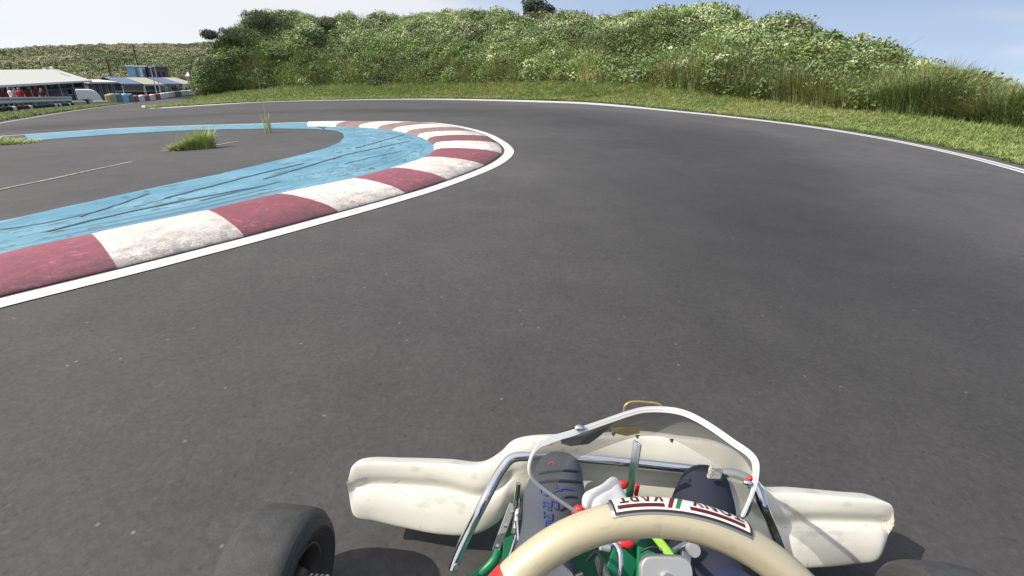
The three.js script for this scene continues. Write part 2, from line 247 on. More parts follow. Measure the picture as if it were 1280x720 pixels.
// ------------------------------------------------------------------ hill, verge
const footPx = [[1280, 163, 16], [1200, 152, 17.5], [1100, 143, 18.5], [1000, 135, 20], [900, 122, 22], [800, 110, 25], [700, 105, 30], [600, 106, 36], [500, 109, 43], [400, 113, 50], [300, 120, 53], [246, 125, 51]];
const ridgePx = [[1280, 104, 21, 1.1], [1230, 90, 22, 1.1], [1180, 73, 23.5, 1.2], [1120, 60, 25, 1.2], [1080, 43, 27, 1.2], [1040, 31, 29, 1.2], [990, 20, 32, 1.3], [940, 12, 35, 1.3], [890, 2, 38, 1.3], [850, 5, 40, 1.3], [800, 15, 42, 1.3], [740, 13, 44, 1.3], [680, 13, 46, 1.3], [600, 14, 49, 1.1], [540, 18, 53, 1.1], [470, 18, 57, 1.0], [430, 22, 59, 0.95], [400, 21, 60, 1.0], [360, 14, 61, 1.0], [325, 18, 61, 1.0], [295, 32, 60, 1.0], [268, 55, 57, 1.0], [250, 84, 54, 1.0]];
const hillFoot = (() => { const p = footPx.map(([x, y, D]) => atD(x, y, D)); p.unshift(V(18.5, 0.15, -6), V(15.2, 0.18, -10)); return p; })();
const hillRidge = (() => { const p = ridgePx.map(([x, y, D, v]) => { const q = atD(x, y, D); q.y -= v; return q; }); p.unshift(V(25.5, 0.3, -7), V(20.5, 0.3, -11.6)); return p; })();
const HF = smooth(hillFoot, 200), HR = smooth(hillRidge, 200);
const hillAt = (u, v) => { // v 0 foot .. 1 ridge .. 1.6 behind the ridge
  const t = clamp(u) * 200, i = Math.min(199, Math.floor(t)), f = HF[i].clone().lerp(HF[i + 1], t - i), r = HR[i].clone().lerp(HR[i + 1], t - i);
  if (v > 1) { const d = r.clone().sub(f); d.y = 0; d.normalize().multiplyScalar((v - 1) * 12); const q = r.clone().add(d); q.y = r.y - (v - 1) * 3.5 - (v - 1) ** 2 * 5; return q; }
  const q = f.clone().lerp(r, v); q.y = lerp(f.y, r.y, Math.pow(v, 0.92)) + 0.55 * Math.sin(v * Math.PI) * (fbm(q.x * 0.22, q.z * 0.22, 4) - 0.45) * clamp(r.y - f.y, 0, 3); return q;
};
const hillGeo = grid(200, 26, (u, v) => hillAt(u, v * 1.6));
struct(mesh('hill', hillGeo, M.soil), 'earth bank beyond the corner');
// verge: from a strip of bare asphalt outside the line up to the foot of the hill
const vergeIn = offset(outer, (p) => (0.3 + 0.12 * wide(p)) * sgn);
const vergeAt = (u, v) => {
  const t = clamp(u) * 260, i = Math.min(259, Math.floor(t)), a = vergeIn[i].clone().lerp(vergeIn[i + 1], t - i); const f = hillAt(0.0 + u, 0.06);
  a.x += 0.25 * (fbm(a.x * 1.4, a.z * 1.4, 6) - 0.5) * (1 - v); a.z += 0.35 * (fbm(a.x * 1.1, a.z * 1.1, 16) - 0.5) * (1 - v);
  const q = a.clone().lerp(f, v), h0 = ground(q.x, q.z) + 0.012; q.y = lerp(h0, f.y, v * v * (1.6 - 0.6 * v)); q.y = Math.max(q.y, h0); return q;
};
struct(mesh('grass_verge', grid(260, 12, vergeAt), M.grassGround), 'mown grass verge between track and bank');
{ // grass wedge beyond the tip of the white line and strip behind the left line
  const strip = grid(80, 3, (u, v) => { const i = Math.round(u * 80), q = leftLine[i].clone(); const o = offset(leftLine, 1)[i].sub(leftLine[i]); const s = q.clone().add(o).length() > q.length() ? 1 : -1; q.addScaledVector(o, s * (0.5 + v * 2.6)); return V(q.x, ground(q.x, q.z) + 0.02, q.z); });
  struct(mesh('grass_verge', strip, M.grassGround), 'grass strip in front of the pit barriers');
  const w = [[195, 135.4], [183, 134.2], [180.5, 133], [184, 131.6], [200, 130], [225, 127.5]].map((p) => G(...p));
  const wl = smooth(w, 40); lineMesh('edge_line', wl, -0.16, 0.16, M.whiteLine, 'white kerb line round the tip of the grass wedge');
  const back = [[225, 127.5], [246, 124.5]].map((p) => G(...p)), P = [...wl, ...back];
  const c = G(240, 130.5), g = grid(P.length - 1, 2, (u, v) => { const q = P[Math.round(u * (P.length - 1))].clone().lerp(c, v); return V(q.x, ground(q.x, q.z) + 0.022, q.z); });
  struct(mesh('grass_verge', g, M.grassGround), 'grass wedge where the pit lane leaves the track');
}

// ------------------------------------------------------------------ plants
const C3 = (r, g, b) => new THREE.Color(r, g, b);
function leafCluster(n, size, R, flat = 0.75) { // leaves spread through a flattened ball, folded along the middle
  const p = [], ix = [];
  for (let k = 0; k < n; k++) {
    const a = rr(0, 6.283), y = rr(-0.9, 1), q = Math.sqrt(Math.max(0, 1 - y * y)), rad = R * Math.cbrt(rr(0.15, 1)), c = V(Math.cos(a) * q * rad, y * rad * flat, Math.sin(a) * q * rad);
    const out = V(Math.cos(a) * q, y * 0.6 + 0.5, Math.sin(a) * q).normalize(), dir = V(rr(-1, 1), rr(-0.7, 0.5), rr(-1, 1)).addScaledVector(out, 0.5).normalize(), side = dir.clone().cross(out).normalize(), up = side.clone().cross(dir);
    const L = size * rr(0.7, 1.35), w = L * rr(0.28, 0.42), b = p.length / 3;
    const put = (v) => p.push(v.x, v.y, v.z);
    put(c); put(c.clone().addScaledVector(dir, L * 0.5).addScaledVector(side, w).addScaledVector(up, w * 0.35)); put(c.clone().addScaledVector(dir, L)); put(c.clone().addScaledVector(dir, L * 0.5).addScaledVector(side, -w).addScaledVector(up, w * 0.35));
    ix.push(b, b + 1, b + 2, b, b + 2, b + 3);
  }
  const g = new THREE.BufferGeometry(); g.setAttribute('position', new THREE.Float32BufferAttribute(p, 3)); g.setIndex(ix); const q = g.toNonIndexed(); q.computeVertexNormals(); return q;
}
function bladeTuft(n, h, r, lean, w) {
  const p = [], ix = [];
  for (let k = 0; k < n; k++) {
    const a = rr(0, 6.283), d = V(Math.cos(a), 0, Math.sin(a)), s = V(-d.z, 0, d.x), o = d.clone().multiplyScalar(r * Math.sqrt(rnd())), hh = h * rr(0.55, 1.15), ln = lean * rr(0.3, 1.3), ww = w * rr(0.7, 1.3), b = p.length / 3;
    [[0, 1], [0.4, 0.9], [0.75, 0.6], [1, 0.05]].forEach(([t, wt]) => { const c = o.clone().addScaledVector(d, ln * hh * t * t); c.y = hh * (t - 0.28 * ln * t * t); for (const e of [-1, 1]) p.push(c.x + s.x * e * ww * wt, c.y, c.z + s.z * e * ww * wt); });
    for (let i = 0; i < 3; i++) { const q = b + i * 2; ix.push(q, q + 1, q + 2, q + 1, q + 3, q + 2); }
  }
  const g = new THREE.BufferGeometry(); g.setAttribute('position', new THREE.Float32BufferAttribute(p, 3)); g.setIndex(ix); g.computeVertexNormals(); return g;
}
function scatter(name, geo, mat, list, label, parent = scene) { // list of [pos, yaw, tilt, sx, sy, color]
  const im = shadow(new THREE.InstancedMesh(geo, mat, list.length)); const m = new THREE.Matrix4(), q = new THREE.Quaternion();
  list.forEach(([p, yaw, tilt, sx, sy, c], i) => { q.setFromEuler(new THREE.Euler(tilt * Math.cos(yaw * 7), yaw, tilt * Math.sin(yaw * 7))); m.compose(p, q, V(sx, sy, sx)); im.setMatrixAt(i, m); im.setColorAt(i, c); });
  im.name = parent === scene ? numbered(name) : name; im.userData.kind = 'stuff'; if (label) im.userData.label = label; parent.add(im); return im;
}
const jit = (c, k) => { const a = 1 + k * (rnd() - 0.5) * 2; return C3(c[0] * a * (1 + 0.15 * (rnd() - 0.5)), c[1] * a, c[2] * a * (1 + 0.2 * (rnd() - 0.5))); };
{
  const broad = [leafCluster(78, 0.115, 0.42), leafCluster(70, 0.13, 0.45), leafCluster(90, 0.09, 0.38)];
  const fine = [leafCluster(70, 0.09, 0.36), leafCluster(64, 0.11, 0.4)];
  const tall = [bladeTuft(40, 1.0, 0.24, 0.75, 0.011), bladeTuft(32, 1.05, 0.2, 0.6, 0.011)];
  const L = broad.map(() => []), F = fine.map(() => []), T = tall.map(() => []);
  const P = [];
  for (let i = 0; i < 30000; i++) P.push([rnd(), Math.pow(rnd(), 0.9) * 1.12]);
  for (const [u, v] of P) {
    const q = hillAt(u, v), dist = Math.hypot(q.x, q.z), zone = fbm(q.x * 0.18, q.z * 0.18, 2.5), z2 = noise3(q.x * 0.5, q.z * 0.5, 7);
    const near = sstep(28, 17, dist); // the lower end of the bank is nearly all reeds and tall grass
    const mound = sstep(0.30, 0.72, fbm(q.x * 0.62, q.z * 0.62, 11, 3)), hgt = (0.5 + 0.8 * mound + 0.25 * z2) * (1 - 0.12 * near);
    const kudzu = sstep(0.22, 0.58, v * 0.75 + 0.08 + (zone - 0.5) * 1.5) * (1 - 0.6 * near);
    const vary = 0.62 + 0.85 * noise3(q.x * 0.55, q.z * 0.55, 21), pick = rnd();
    if (pick < (0.15 + 0.62 * kudzu) * (1 - near)) {
      const k = (rnd() * 3) | 0, lift = hgt * rr(0.2, 0.85), pale = rnd() < 0.06 + 0.34 * kudzu * sstep(0.3, 0.8, v);
      L[k].push([V(q.x, q.y + lift, q.z), rr(0, 6.28), rr(0, 0.5), rr(0.8, 1.3), rr(0.8, 1.2), jit(pale ? [0.49, 0.53, 0.30] : [0.19, 0.26, 0.085], 0.3).multiplyScalar(vary)]);
    } else if (pick < 0.55 + 0.38 * kudzu - 0.32 * near) {
      const k = (rnd() * 2) | 0; F[k].push([V(q.x, q.y + hgt * rr(0.1, 0.65), q.z), rr(0, 6.28), rr(0, 0.5), rr(0.8, 1.3), rr(0.8, 1.3), jit([0.19, 0.25, 0.08], 0.3).multiplyScalar(vary)]);
    } else {
      const k = (rnd() * 2) | 0, dry = rnd() < 0.16; T[k].push([V(q.x, q.y - 0.05, q.z), rr(0, 6.28), rr(0, 0.22), rr(0.8, 1.25), hgt * rr(0.75, 1.15), jit(dry ? [0.38, 0.33, 0.17] : [0.27, 0.32, 0.105], 0.25).multiplyScalar(vary)]);
    }
  }
  // denser reeds over the near right-hand end
  for (let i = 0; i < 4200; i++) {
    const u = rr(0, 0.34), v = rr(0, 1.05), q = hillAt(u, v), vary = 0.55 + 0.75 * noise3(q.x * 0.55, q.z * 0.55, 21), dry = rnd() < 0.18;
    T[(rnd() * 2) | 0].push([V(q.x, q.y - 0.05, q.z), rr(0, 6.28), rr(0, 0.2), rr(0.7, 1.1), rr(0.65, 1.1), jit(dry ? [0.38, 0.32, 0.17] : [0.25, 0.30, 0.10], 0.25).multiplyScalar(vary)]);
  }
  L.forEach((l, i) => scatter('bank_foliage', broad[i], M.foliage, l, ['pale broad-leaved creeper over the bank', 'large-leaved creeper spread over the bank', 'small-leaved creeper spread over the bank'][i]));
  F.forEach((l, i) => scatter('bank_undergrowth', fine[i], M.foliage, l, ['fine-leaved green undergrowth on the bank', 'coarse green undergrowth on the bank'][i]));
  T.forEach((l, i) => scatter('tall_grass', tall[i], M.blade, l, ['arching tall grass on the bank', 'upright tall reeds on the bank'][i]));
  // seed heads and stems that stand up over the skyline
  const stem = bladeTuft(5, 1.0, 0.1, 0.18, 0.012), S = [];
  for (let i = 0; i < 260; i++) { const q = hillAt(rr(0.3, 1), rr(0.85, 1.03)); S.push([V(q.x, q.y + 0.4, q.z), rr(0, 6.28), rr(0, 0.2), 1, rr(0.7, 1.3), jit([0.13, 0.15, 0.06], 0.3)]); }
  scatter('seed_stems', stem, M.blade, S, 'thin stems standing above the skyline of the bank');
  // mown grass of the verge
  const tuft = [bladeTuft(16, 0.10, 0.09, 0.7, 0.004), bladeTuft(14, 0.15, 0.07, 0.6, 0.0045)], Gs = [[], []];
  for (let i = 0; i < 46000; i++) {
    const near = rnd() < 0.55, u = near ? rr(0.02, 0.42) : rr(0.3, 1), v = rr(0, 1.0), q = vergeAt(u, v), k = rnd() < 0.8 ? 0 : 1, n = fbm(q.x * 0.5, q.z * 0.5, 13), far = q.length() > 24 ? 1.5 : 1;
    Gs[k].push([V(q.x, q.y - 0.005, q.z), rr(0, 6.28), rr(0, 0.2), rr(0.8, 1.4) * far, rr(0.6, 1.2) * far * (0.7 + 0.9 * v * v), jit(n > 0.60 ? [0.35, 0.38, 0.13] : [0.28, 0.345, 0.105], 0.18)]);
  }
  Gs.forEach((l, i) => scatter('verge_grass', tuft[i], M.blade, l, ['short grass blades of the verge', 'longer grass tufts in the verge'][i]));
  const GL = []; for (let i = 0; i < 5000; i++) { const k = (rnd() * 80) | 0, q = leftLine[k].clone(), o = offset(leftLine, 1)[k].sub(leftLine[k]), s = q.clone().add(o).length() > q.length() ? 1 : -1; q.addScaledVector(o, s * rr(0.5, 2.9)); q.x += rr(-0.4, 0.4); GL.push([V(q.x, ground(q.x, q.z) + 0.01, q.z), rr(0, 6.28), 0.1, 1.6, rr(0.5, 1), jit([0.2, 0.24, 0.07], 0.3)]); }
  scatter('verge_grass', tuft[1], M.blade, GL, 'rough grass at the foot of the pit barriers');
}
// single shrubs and small trees on the bank
const shrubLeaf = [leafCluster(60, 0.14, 0.4), leafCluster(52, 0.18, 0.45), leafCluster(70, 0.10, 0.36)];
function limbGeo(h, r, spread) {
  const l = [rod(V(0, -0.25, 0), V(0.04 * h, h * 0.55, 0), r, r * 0.55, 7)];
  for (let k = 0; k < 5; k++) { const a = k * 1.26 + 0.4; l.push(rod(V(0.03 * h, h * (0.3 + 0.05 * k), 0), V(Math.cos(a) * spread * 0.6, h * (0.68 + 0.05 * k), Math.sin(a) * spread * 0.6), r * 0.5, r * 0.15, 5)); }
  return merge(l);
}
function shrub(name, label, at, rx, ry, col, leaf, n, lift = 0, trunk = 0.06) {
  const t = thing(name, label, name.includes('tree') ? 'tree' : 'shrub', at, name.includes('tree') ? undefined : 'shrubs on the bank'); t.userData.at = V(0, 0, 0);
  mesh('trunk', limbGeo(lift + ry * 1.1, trunk, rx), M.bark, t);
  const l = [], lobes = []; for (let k = 0; k < 7; k++) lobes.push([V(rr(-0.55, 0.55) * rx, lift + ry * rr(0.35, 1.15), rr(-0.5, 0.5) * rx), rr(0.35, 0.6)]);
  for (let i = 0; i < n; i++) {
    const [c, s] = lobes[(rnd() * 7) | 0], d = V(rr(-1, 1), rr(-1, 1), rr(-1, 1)).normalize().multiplyScalar(Math.cbrt(rr(0.3, 1)) * s);
    const p = c.clone().add(V(d.x * rx, d.y * ry, d.z * rx)); if (p.y < 0.05) p.y = rr(0.05, 0.4);
    l.push([p, rr(0, 6.28), rr(0, 0.6), rr(0.7, 1.25), rr(0.7, 1.2), jit(col, 0.3)]);
  }
  scatter('crown', shrubLeaf[leaf], M.foliage, l, null, t); return t;
}
function onHill(px, py, D) { const q = atD(px, py, D); let b = null, bd = 1e9; for (let i = 0; i <= 100; i++) for (let j = 0; j <= 24; j++) { const h = hillAt(i / 100, j / 22); const d = (h.x - q.x) ** 2 + (h.z - q.z) ** 2; if (d < bd) { bd = d; b = h; } } return b; }
const DARK = [0.105, 0.14, 0.055], MID = [0.20, 0.255, 0.08], PALE = [0.42, 0.47, 0.24];
for (const [nm, lb, px, py, D, rx, ry, c, lf, n, lift] of [
  ['shrub', 'dark rounded shrub on top of the bank at the paddock end', 345, 40, 59, 3.0, 2.0, DARK, 2, 300, 0],
  ['shrub', 'dark shrub crowning the bank beside the rounded shrub', 310, 55, 58, 2.4, 1.8, DARK, 2, 220, 0],
  ['shrub', 'olive shrub below the dark shrubs at the paddock end of the bank', 290, 80, 56, 2.0, 1.4, MID, 1, 150, 0],
  ['shrub', 'pale spotted shrub in front of the dark shrubs on the bank', 385, 45, 57, 1.9, 1.6, PALE, 1, 170, 0],
  ['shrub', 'dark shrub in the saddle of the bank skyline', 425, 30, 58, 1.8, 1.3, DARK, 0, 150, 0],
  ['shrub', 'dark shrub low on the bank near its paddock end', 345, 85, 55, 1.7, 1.2, MID, 0, 130, 0],
  ['shrub', 'small round dark shrub at the foot of the long bank', 465, 105, 45, 0.9, 0.7, DARK, 2, 90, 0],
  ['shrub', 'leafy shrub on the skyline left of the lone tree', 605, 22, 48, 1.6, 1.2, MID, 0, 130, 0],
  ['shrub', 'shrub on the skyline between the lone tree and the bank top', 750, 22, 44, 1.0, 0.9, DARK, 0, 90, 0],
  ['shrub', 'large pale shrub on the highest part of the bank', 880, 20, 37, 1.8, 1.2, PALE, 1, 190, 0],
  ['shrub', 'dark hollow shrub below the highest part of the bank', 955, 55, 32, 0.9, 0.7, DARK, 2, 90, 0],
  ['shrub', 'mid green shrub half way down the slope of the skyline', 1035, 45, 28, 1.0, 0.8, MID, 0, 100, 0],
  ['shrub', 'dark shrub near the low end of the bank', 1165, 85, 23, 0.8, 0.6, DARK, 2, 80, 0],
  ['shrub', 'dark shrub among reeds in the middle of the bank', 590, 70, 43, 1.4, 0.9, DARK, 0, 110, 0],
  ['shrub', 'bushy shrub among tall grass under the bank top', 830, 70, 32, 1.1, 0.8, MID, 2, 110, 0],
]) { const q = onHill(px, py, D); shrub(nm, lb, q, rx, ry * 0.62, jit(c, 0.05).toArray(), lf, n, lift); }
{ // the lone dark tree on the skyline, and the small flat-topped one at the paddock end
  let q = onHill(672, 12, 47); shrub('small_tree', 'lone dark broad-leaved tree on the skyline of the bank', q, 1.5, 0.9, [0.05, 0.07, 0.04], 0, 95, 0.9, 0.09);
  q = onHill(264, 58, 57); shrub('small_tree', 'small flat-topped tree leaning out at the paddock end of the bank', q, 0.8, 0.4, [0.07, 0.09, 0.05], 2, 60, 1.5, 0.07);
}
{ // tufts growing out of the infield asphalt
  const a = G(243, 186); const t = thing('grass_tuft', 'bushy green grass tuft growing from the infield asphalt', 'grass', a); t.userData.at = V(0, 0, 0);
  const l = []; for (let i = 0; i < 90; i++) { const x = rr(-0.30, 0.16); l.push([V(x + 0.08, 0, rr(-0.07, 0.07) - x * 0.6), rr(0, 6.28), rr(0, 0.25), 0.75, rr(0.4, 0.9) * (0.3 + 0.95 * clamp((x + 0.30) / 0.34)), jit(rnd() < 0.2 ? [0.5, 0.46, 0.2] : [0.40, 0.50, 0.13], 0.25)]); }
  scatter('blades', bladeTuft(14, 0.33, 0.06, 0.6, 0.006), M.blade, l, null, t);
  const b = G(335, 166); const r = thing('reed_clump', 'thin upright reed clump with a tall stalk growing by the blue strip', 'grass', b); r.userData.at = V(0, 0, 0);
  const m = []; for (let i = 0; i < 5; i++) m.push([V(rr(-0.05, 0.05), 0, rr(-0.05, 0.05)), rr(0, 6.28), 0.05, 1, rr(0.6, 1.15), jit([0.62, 0.60, 0.28], 0.2)]);
  m.push([V(0.02, 0, 0), 1, 0.02, 0.7, 2.6, C3(0.5, 0.48, 0.26)]);
  scatter('blades', bladeTuft(6, 0.48, 0.03, 0.12, 0.006), M.blade, m, null, r);
  const c = G(-4, 180), u = thing('grass_tuft', 'low flat patch of grass at the end of the blue strip', 'grass', c); u.userData.at = V(0, 0, 0);
  const k = []; for (let i = 0; i < 90; i++) k.push([V(rr(-1.1, 0.7), 0, rr(-0.3, 0.3)), rr(0, 6.28), 0.15, 1.2, rr(0.2, 0.45), jit([0.34, 0.42, 0.12], 0.25)]);
  scatter('blades', bladeTuft(14, 0.3, 0.08, 0.6, 0.006), M.blade, k, null, u);
}
// ------------------------------------------------------------------ far hillside and paddock
{
  const sky0 = [[-330, 70], [-150, 63], [-60, 62], [0, 61], [60, 57], [120, 55], [180, 53.5], [230, 54], [290, 50], [360, 52], [460, 58]];
  const R = smooth(sky0.map(([x, y]) => { const q = atD(x, y, 225); q.y -= 1.2; return q; }), 120), F = smooth(sky0.map(([x]) => { const q = atD(x, 90, 142); q.y = ground(q.x, q.z) - 0.1; return q; }), 120);
  const at = (u, v) => { const t = clamp(u) * 120, i = Math.min(119, Math.floor(t)), f = F[i].clone().lerp(F[i + 1], t - i), r = R[i].clone().lerp(R[i + 1], t - i); if (v > 1) { const d = r.clone().sub(f).multiplyScalar(v - 1); d.y = -(v - 1) * 14; return r.add(d); } const q = f.clone().lerp(r, v); q.y = lerp(f.y, r.y, Math.pow(v, 0.8)) + 0.9 * Math.sin(v * 3.14) * (fbm(q.x * 0.05, q.z * 0.05, 3) - 0.5); return q; };
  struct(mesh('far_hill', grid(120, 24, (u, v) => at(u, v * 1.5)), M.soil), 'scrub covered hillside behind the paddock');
  const geo = leafCluster(90, 0.35, 1.3, 0.5), l = [];
  for (let i = 0; i < 9000; i++) { const u = rnd(), v = Math.pow(rnd(), 0.8) * 1.06, q = at(u, v), z = fbm(q.x * 0.035, q.z * 0.035, 9), k = 0.7 + 0.7 * fbm(q.x * 0.12, q.z * 0.12, 5); l.push([V(q.x, q.y + rr(0.1, 0.6), q.z), rr(0, 6.28), rr(0, 0.3), rr(0.7, 1.5), rr(0.5, 1.2), jit(z > 0.50 ? [0.34, 0.32, 0.17] : [0.22, 0.25, 0.10], 0.16).multiplyScalar(k)]); }
  scatter('hillside_scrub', geo, M.foliage, l, 'low olive scrub on the far hillside');
}
const P = { roofCream: std([0.76, 0.72, 0.63], 0.7), white: std([0.78, 0.75, 0.70], 0.6), cream: std([0.6, 0.55, 0.42], 0.7), grey: std([0.28, 0.28, 0.28], 0.7), dark: std([0.13, 0.135, 0.14], 0.7), slate: std([0.17, 0.20, 0.27], 0.6), teal: std([0.06, 0.16, 0.18], 0.6), red: std([0.30, 0.055, 0.05], 0.6), blueRoof: std([0.11, 0.155, 0.26], 0.55), creamRoof: std([0.42, 0.40, 0.31], 0.6), lightBlue: std([0.30, 0.50, 0.72], 0.5), brown: std([0.17, 0.14, 0.13], 0.8), glass: new THREE.MeshStandardMaterial({ color: new THREE.Color(0.04, 0.06, 0.08), roughness: 0.12 }), metal: std([0.45, 0.47, 0.48], 0.5, { metalness: 0.2 }), wood: std([0.07, 0.06, 0.05], 0.9), yellow: std([0.42, 0.40, 0.17], 0.6), tealBright: std([0.05, 0.20, 0.21], 0.6), concrete: std([0.36, 0.34, 0.28], 0.85), rubber: std([0.03, 0.03, 0.03], 0.85), darkGreen: std([0.035, 0.07, 0.045], 0.8), pink: std([0.5, 0.28, 0.26], 0.7) };
// a frame on the ground between two pixels at given distances: x along, y up from the base, z away from the camera
function site(name, label, cat, pa, Da, pb, Db, group) {
  const a = atD(pa, 100, Da), b = atD(pb, 100, Db); a.y = ground(a.x, a.z); b.y = ground(b.x, b.z);
  const t = thing(name, label, cat, a, group); t.userData.at = V(0, 0, 0);
  const d = b.clone().sub(a); t.rotation.y = Math.atan2(-d.z, d.x); t.userData.len = Math.hypot(d.x, d.z); t.userData.rise = b.y - a.y; t.userData.flip = true; return t;
}
// height of a pixel above the ground at a distance
const up = (px, py, D) => { const q = atD(px, py, D); return q.y - ground(q.x, q.z); };
{ // long pit building with a white fascia
  const t = site('pit_building', 'long pit building with deep white fascia over red awning and blue shop front', 'building', -45, 71, 106, 92), L = t.userData.len, hb = atD(105, 101, 92).y - t.position.y, ht = atD(105, 87.5, 95.2).y - t.position.y, low = -1.6;
  mesh('wall', box(L * 0.98, hb - low, 0.3, L * 0.49, (hb + low) / 2, 5.8), P.slate, t);
  mesh('side_wall', box(0.3, hb - low, 5.6, L - 0.4, (hb + low) / 2, 3.0), P.teal, t);
  const pa = Math.atan2(ht - hb, 3.6), rl = Math.hypot(ht - hb, 3.6), f = mesh('roof', box(L + 0.6, 0.12, rl, L / 2, (ht + hb) / 2, 1.15, -pa), P.roofCream, t);
  mesh('roof_back', box(L + 0.5, 0.12, 3.2, L / 2, ht - 0.15, 4.4, 0.06), P.roofCream, t);
  sub('eave', box(L + 0.64, 0.22, 0.06, L / 2, hb - 0.02, -0.66), P.white, f); sub('stain', box(0.6, 0.02, 1.0, L - 1.9, (ht + hb) / 2 + 0.09, 1.2, -pa), P.creamRoof, f);
  for (let k = 0; k < 8; k++) mesh('post', rod(V(0.4 + k * (L - 1) / 7, low, 0), V(0.4 + k * (L - 1) / 7, hb + 0.2, 0), 0.07, 0.07, 8), P.cream, t);
  const xw = L * 0.60;
  mesh('upper_wall', box(L - xw - 0.5, hb * 0.40, 0.3, (xw + L) / 2 - 0.2, hb * 0.80, 1.2), P.teal, t);
  mesh('balcony_front', box(L - xw - 0.5, 0.18, 1.2, (xw + L) / 2 - 0.2, hb * 0.58, 0.9), P.dark, t);
  mesh('shop_front', box(L - xw - 0.5, hb * 0.56 - low, 0.3, (xw + L) / 2 - 0.2, (hb * 0.56 + low) / 2, 1.6), P.slate, t);
  for (let k = 0; k < 5; k++) { const x = xw + 0.9 + k * (L - xw - 1.6) / 5; const w = mesh('window', box(0.9, 0.7, 0.08, x, hb * 0.80, 1.0), P.glass, t); sub('frame', merge([box(1.04, 0.07, 0.1, x, hb * 0.80 + 0.38, 0.98), box(1.04, 0.07, 0.1, x, hb * 0.80 - 0.38, 0.98), box(0.06, 0.8, 0.1, x, hb * 0.80, 0.97)]), P.grey, w); }
  for (let k = 0; k < 3; k++) { const x = xw + 0.8 + k * 1.5; const d = mesh('door', box(0.85, 1.7, 0.08, x, 0.4, 1.42), k === 1 ? P.brown : P.dark, t); sub('frame', merge([box(1.0, 0.08, 0.1, x, 1.29, 1.4), box(0.07, 1.75, 0.1, x - 0.46, 0.4, 1.4), box(0.07, 1.75, 0.1, x + 0.46, 0.4, 1.4)]), P.grey, d); }
  const w = mesh('window', box(1.3, 1.0, 0.08, L - 1.8, 0.8, 1.42), P.glass, t); sub('frame', merge([box(1.5, 0.1, 0.1, L - 1.8, 1.33, 1.4), box(1.5, 0.1, 0.1, L - 1.8, 0.27, 1.4), box(0.1, 1.0, 0.1, L - 2.5, 0.8, 1.4), box(0.1, 1.0, 0.1, L - 1.1, 0.8, 1.4)]), P.white, w);
  mesh('awning', box(xw - 0.4, 0.9, 0.12, xw / 2, hb * 0.50, 0.35, -0.5), P.red, t);
  for (let k = 0; k < 9; k++) mesh('balcony_pane', box(0.5, 0.55, 0.06, 0.8 + k * (xw - 1.4) / 8, hb * 0.78, 1.1), k % 3 ? P.cream : P.pink, t);
  mesh('balcony_wall', box(xw - 0.4, hb * 0.34, 0.1, xw / 2, hb * 0.78, 1.2), P.brown, t);
  mesh('floodlight', merge([box(0.35, 0.3, 0.3, L - 0.4, ht + 0.25, 3.1), rod(V(L - 0.4, ht - 0.5, 3.1), V(L - 0.4, ht + 0.3, 3.1), 0.04)]), P.white, t);
  mesh('floodlight', merge([box(0.3, 0.28, 0.3, L - 2.2, ht + 0.1, 3.1), rod(V(L - 2.2, ht - 0.5, 3.1), V(L - 2.2, ht + 0.2, 3.1), 0.04)]), P.white, t);
}
{ // white curved arch shelter beside it
  const t = site('arch_shelter', 'white curved arch shelter standing at the end of the pit building', 'shelter', 91, 80, 121, 80), L = t.userData.len, h = up(105, 112.5, 80), s = new THREE.Shape();
  s.moveTo(0, h); s.lineTo(L * 0.55, h); s.quadraticCurveTo(L * 0.93, h * 0.97, L, 0); s.lineTo(L * 0.62, 0); s.quadraticCurveTo(L * 0.6, h * 0.42, L * 0.4, h * 0.42); s.lineTo(0, h * 0.36); s.closePath();
  const g = new THREE.ExtrudeGeometry(s, { depth: 1.6, bevelEnabled: true, bevelSize: 0.06, bevelThickness: 0.06, curveSegments: 14 }); mesh('shell', g, P.white, t);
  mesh('leg', rod(V(0.25, -0.3, 0.4), V(0.25, h * 0.4, 0.4), 0.06), P.metal, t); mesh('leg', rod(V(0.25, -0.3, 1.3), V(0.25, h * 0.4, 1.3), 0.06), P.metal, t);
}
{ // slatted shed with pale roof
  const t = site('slatted_shed', 'low grey shed with slatted front and pale flat roof', 'shed', 110, 96, 142, 98), L = t.userData.len, h = up(125, 103, 97);
  mesh('wall', box(L, h + 0.8, 2.6, L / 2, h / 2 - 0.4, 1.6), P.dark, t); mesh('roof', box(L + 0.5, 0.22, 3.6, L / 2, h + 0.08, 1.4, -0.05), P.white, t);
  for (let k = 0; k < 12; k++) mesh('slat', box(0.13, h + 0.6, 0.08, 0.15 + k * (L - 0.3) / 11, h / 2 - 0.3, 0.18), k % 3 ? P.grey : P.brown, t);
}
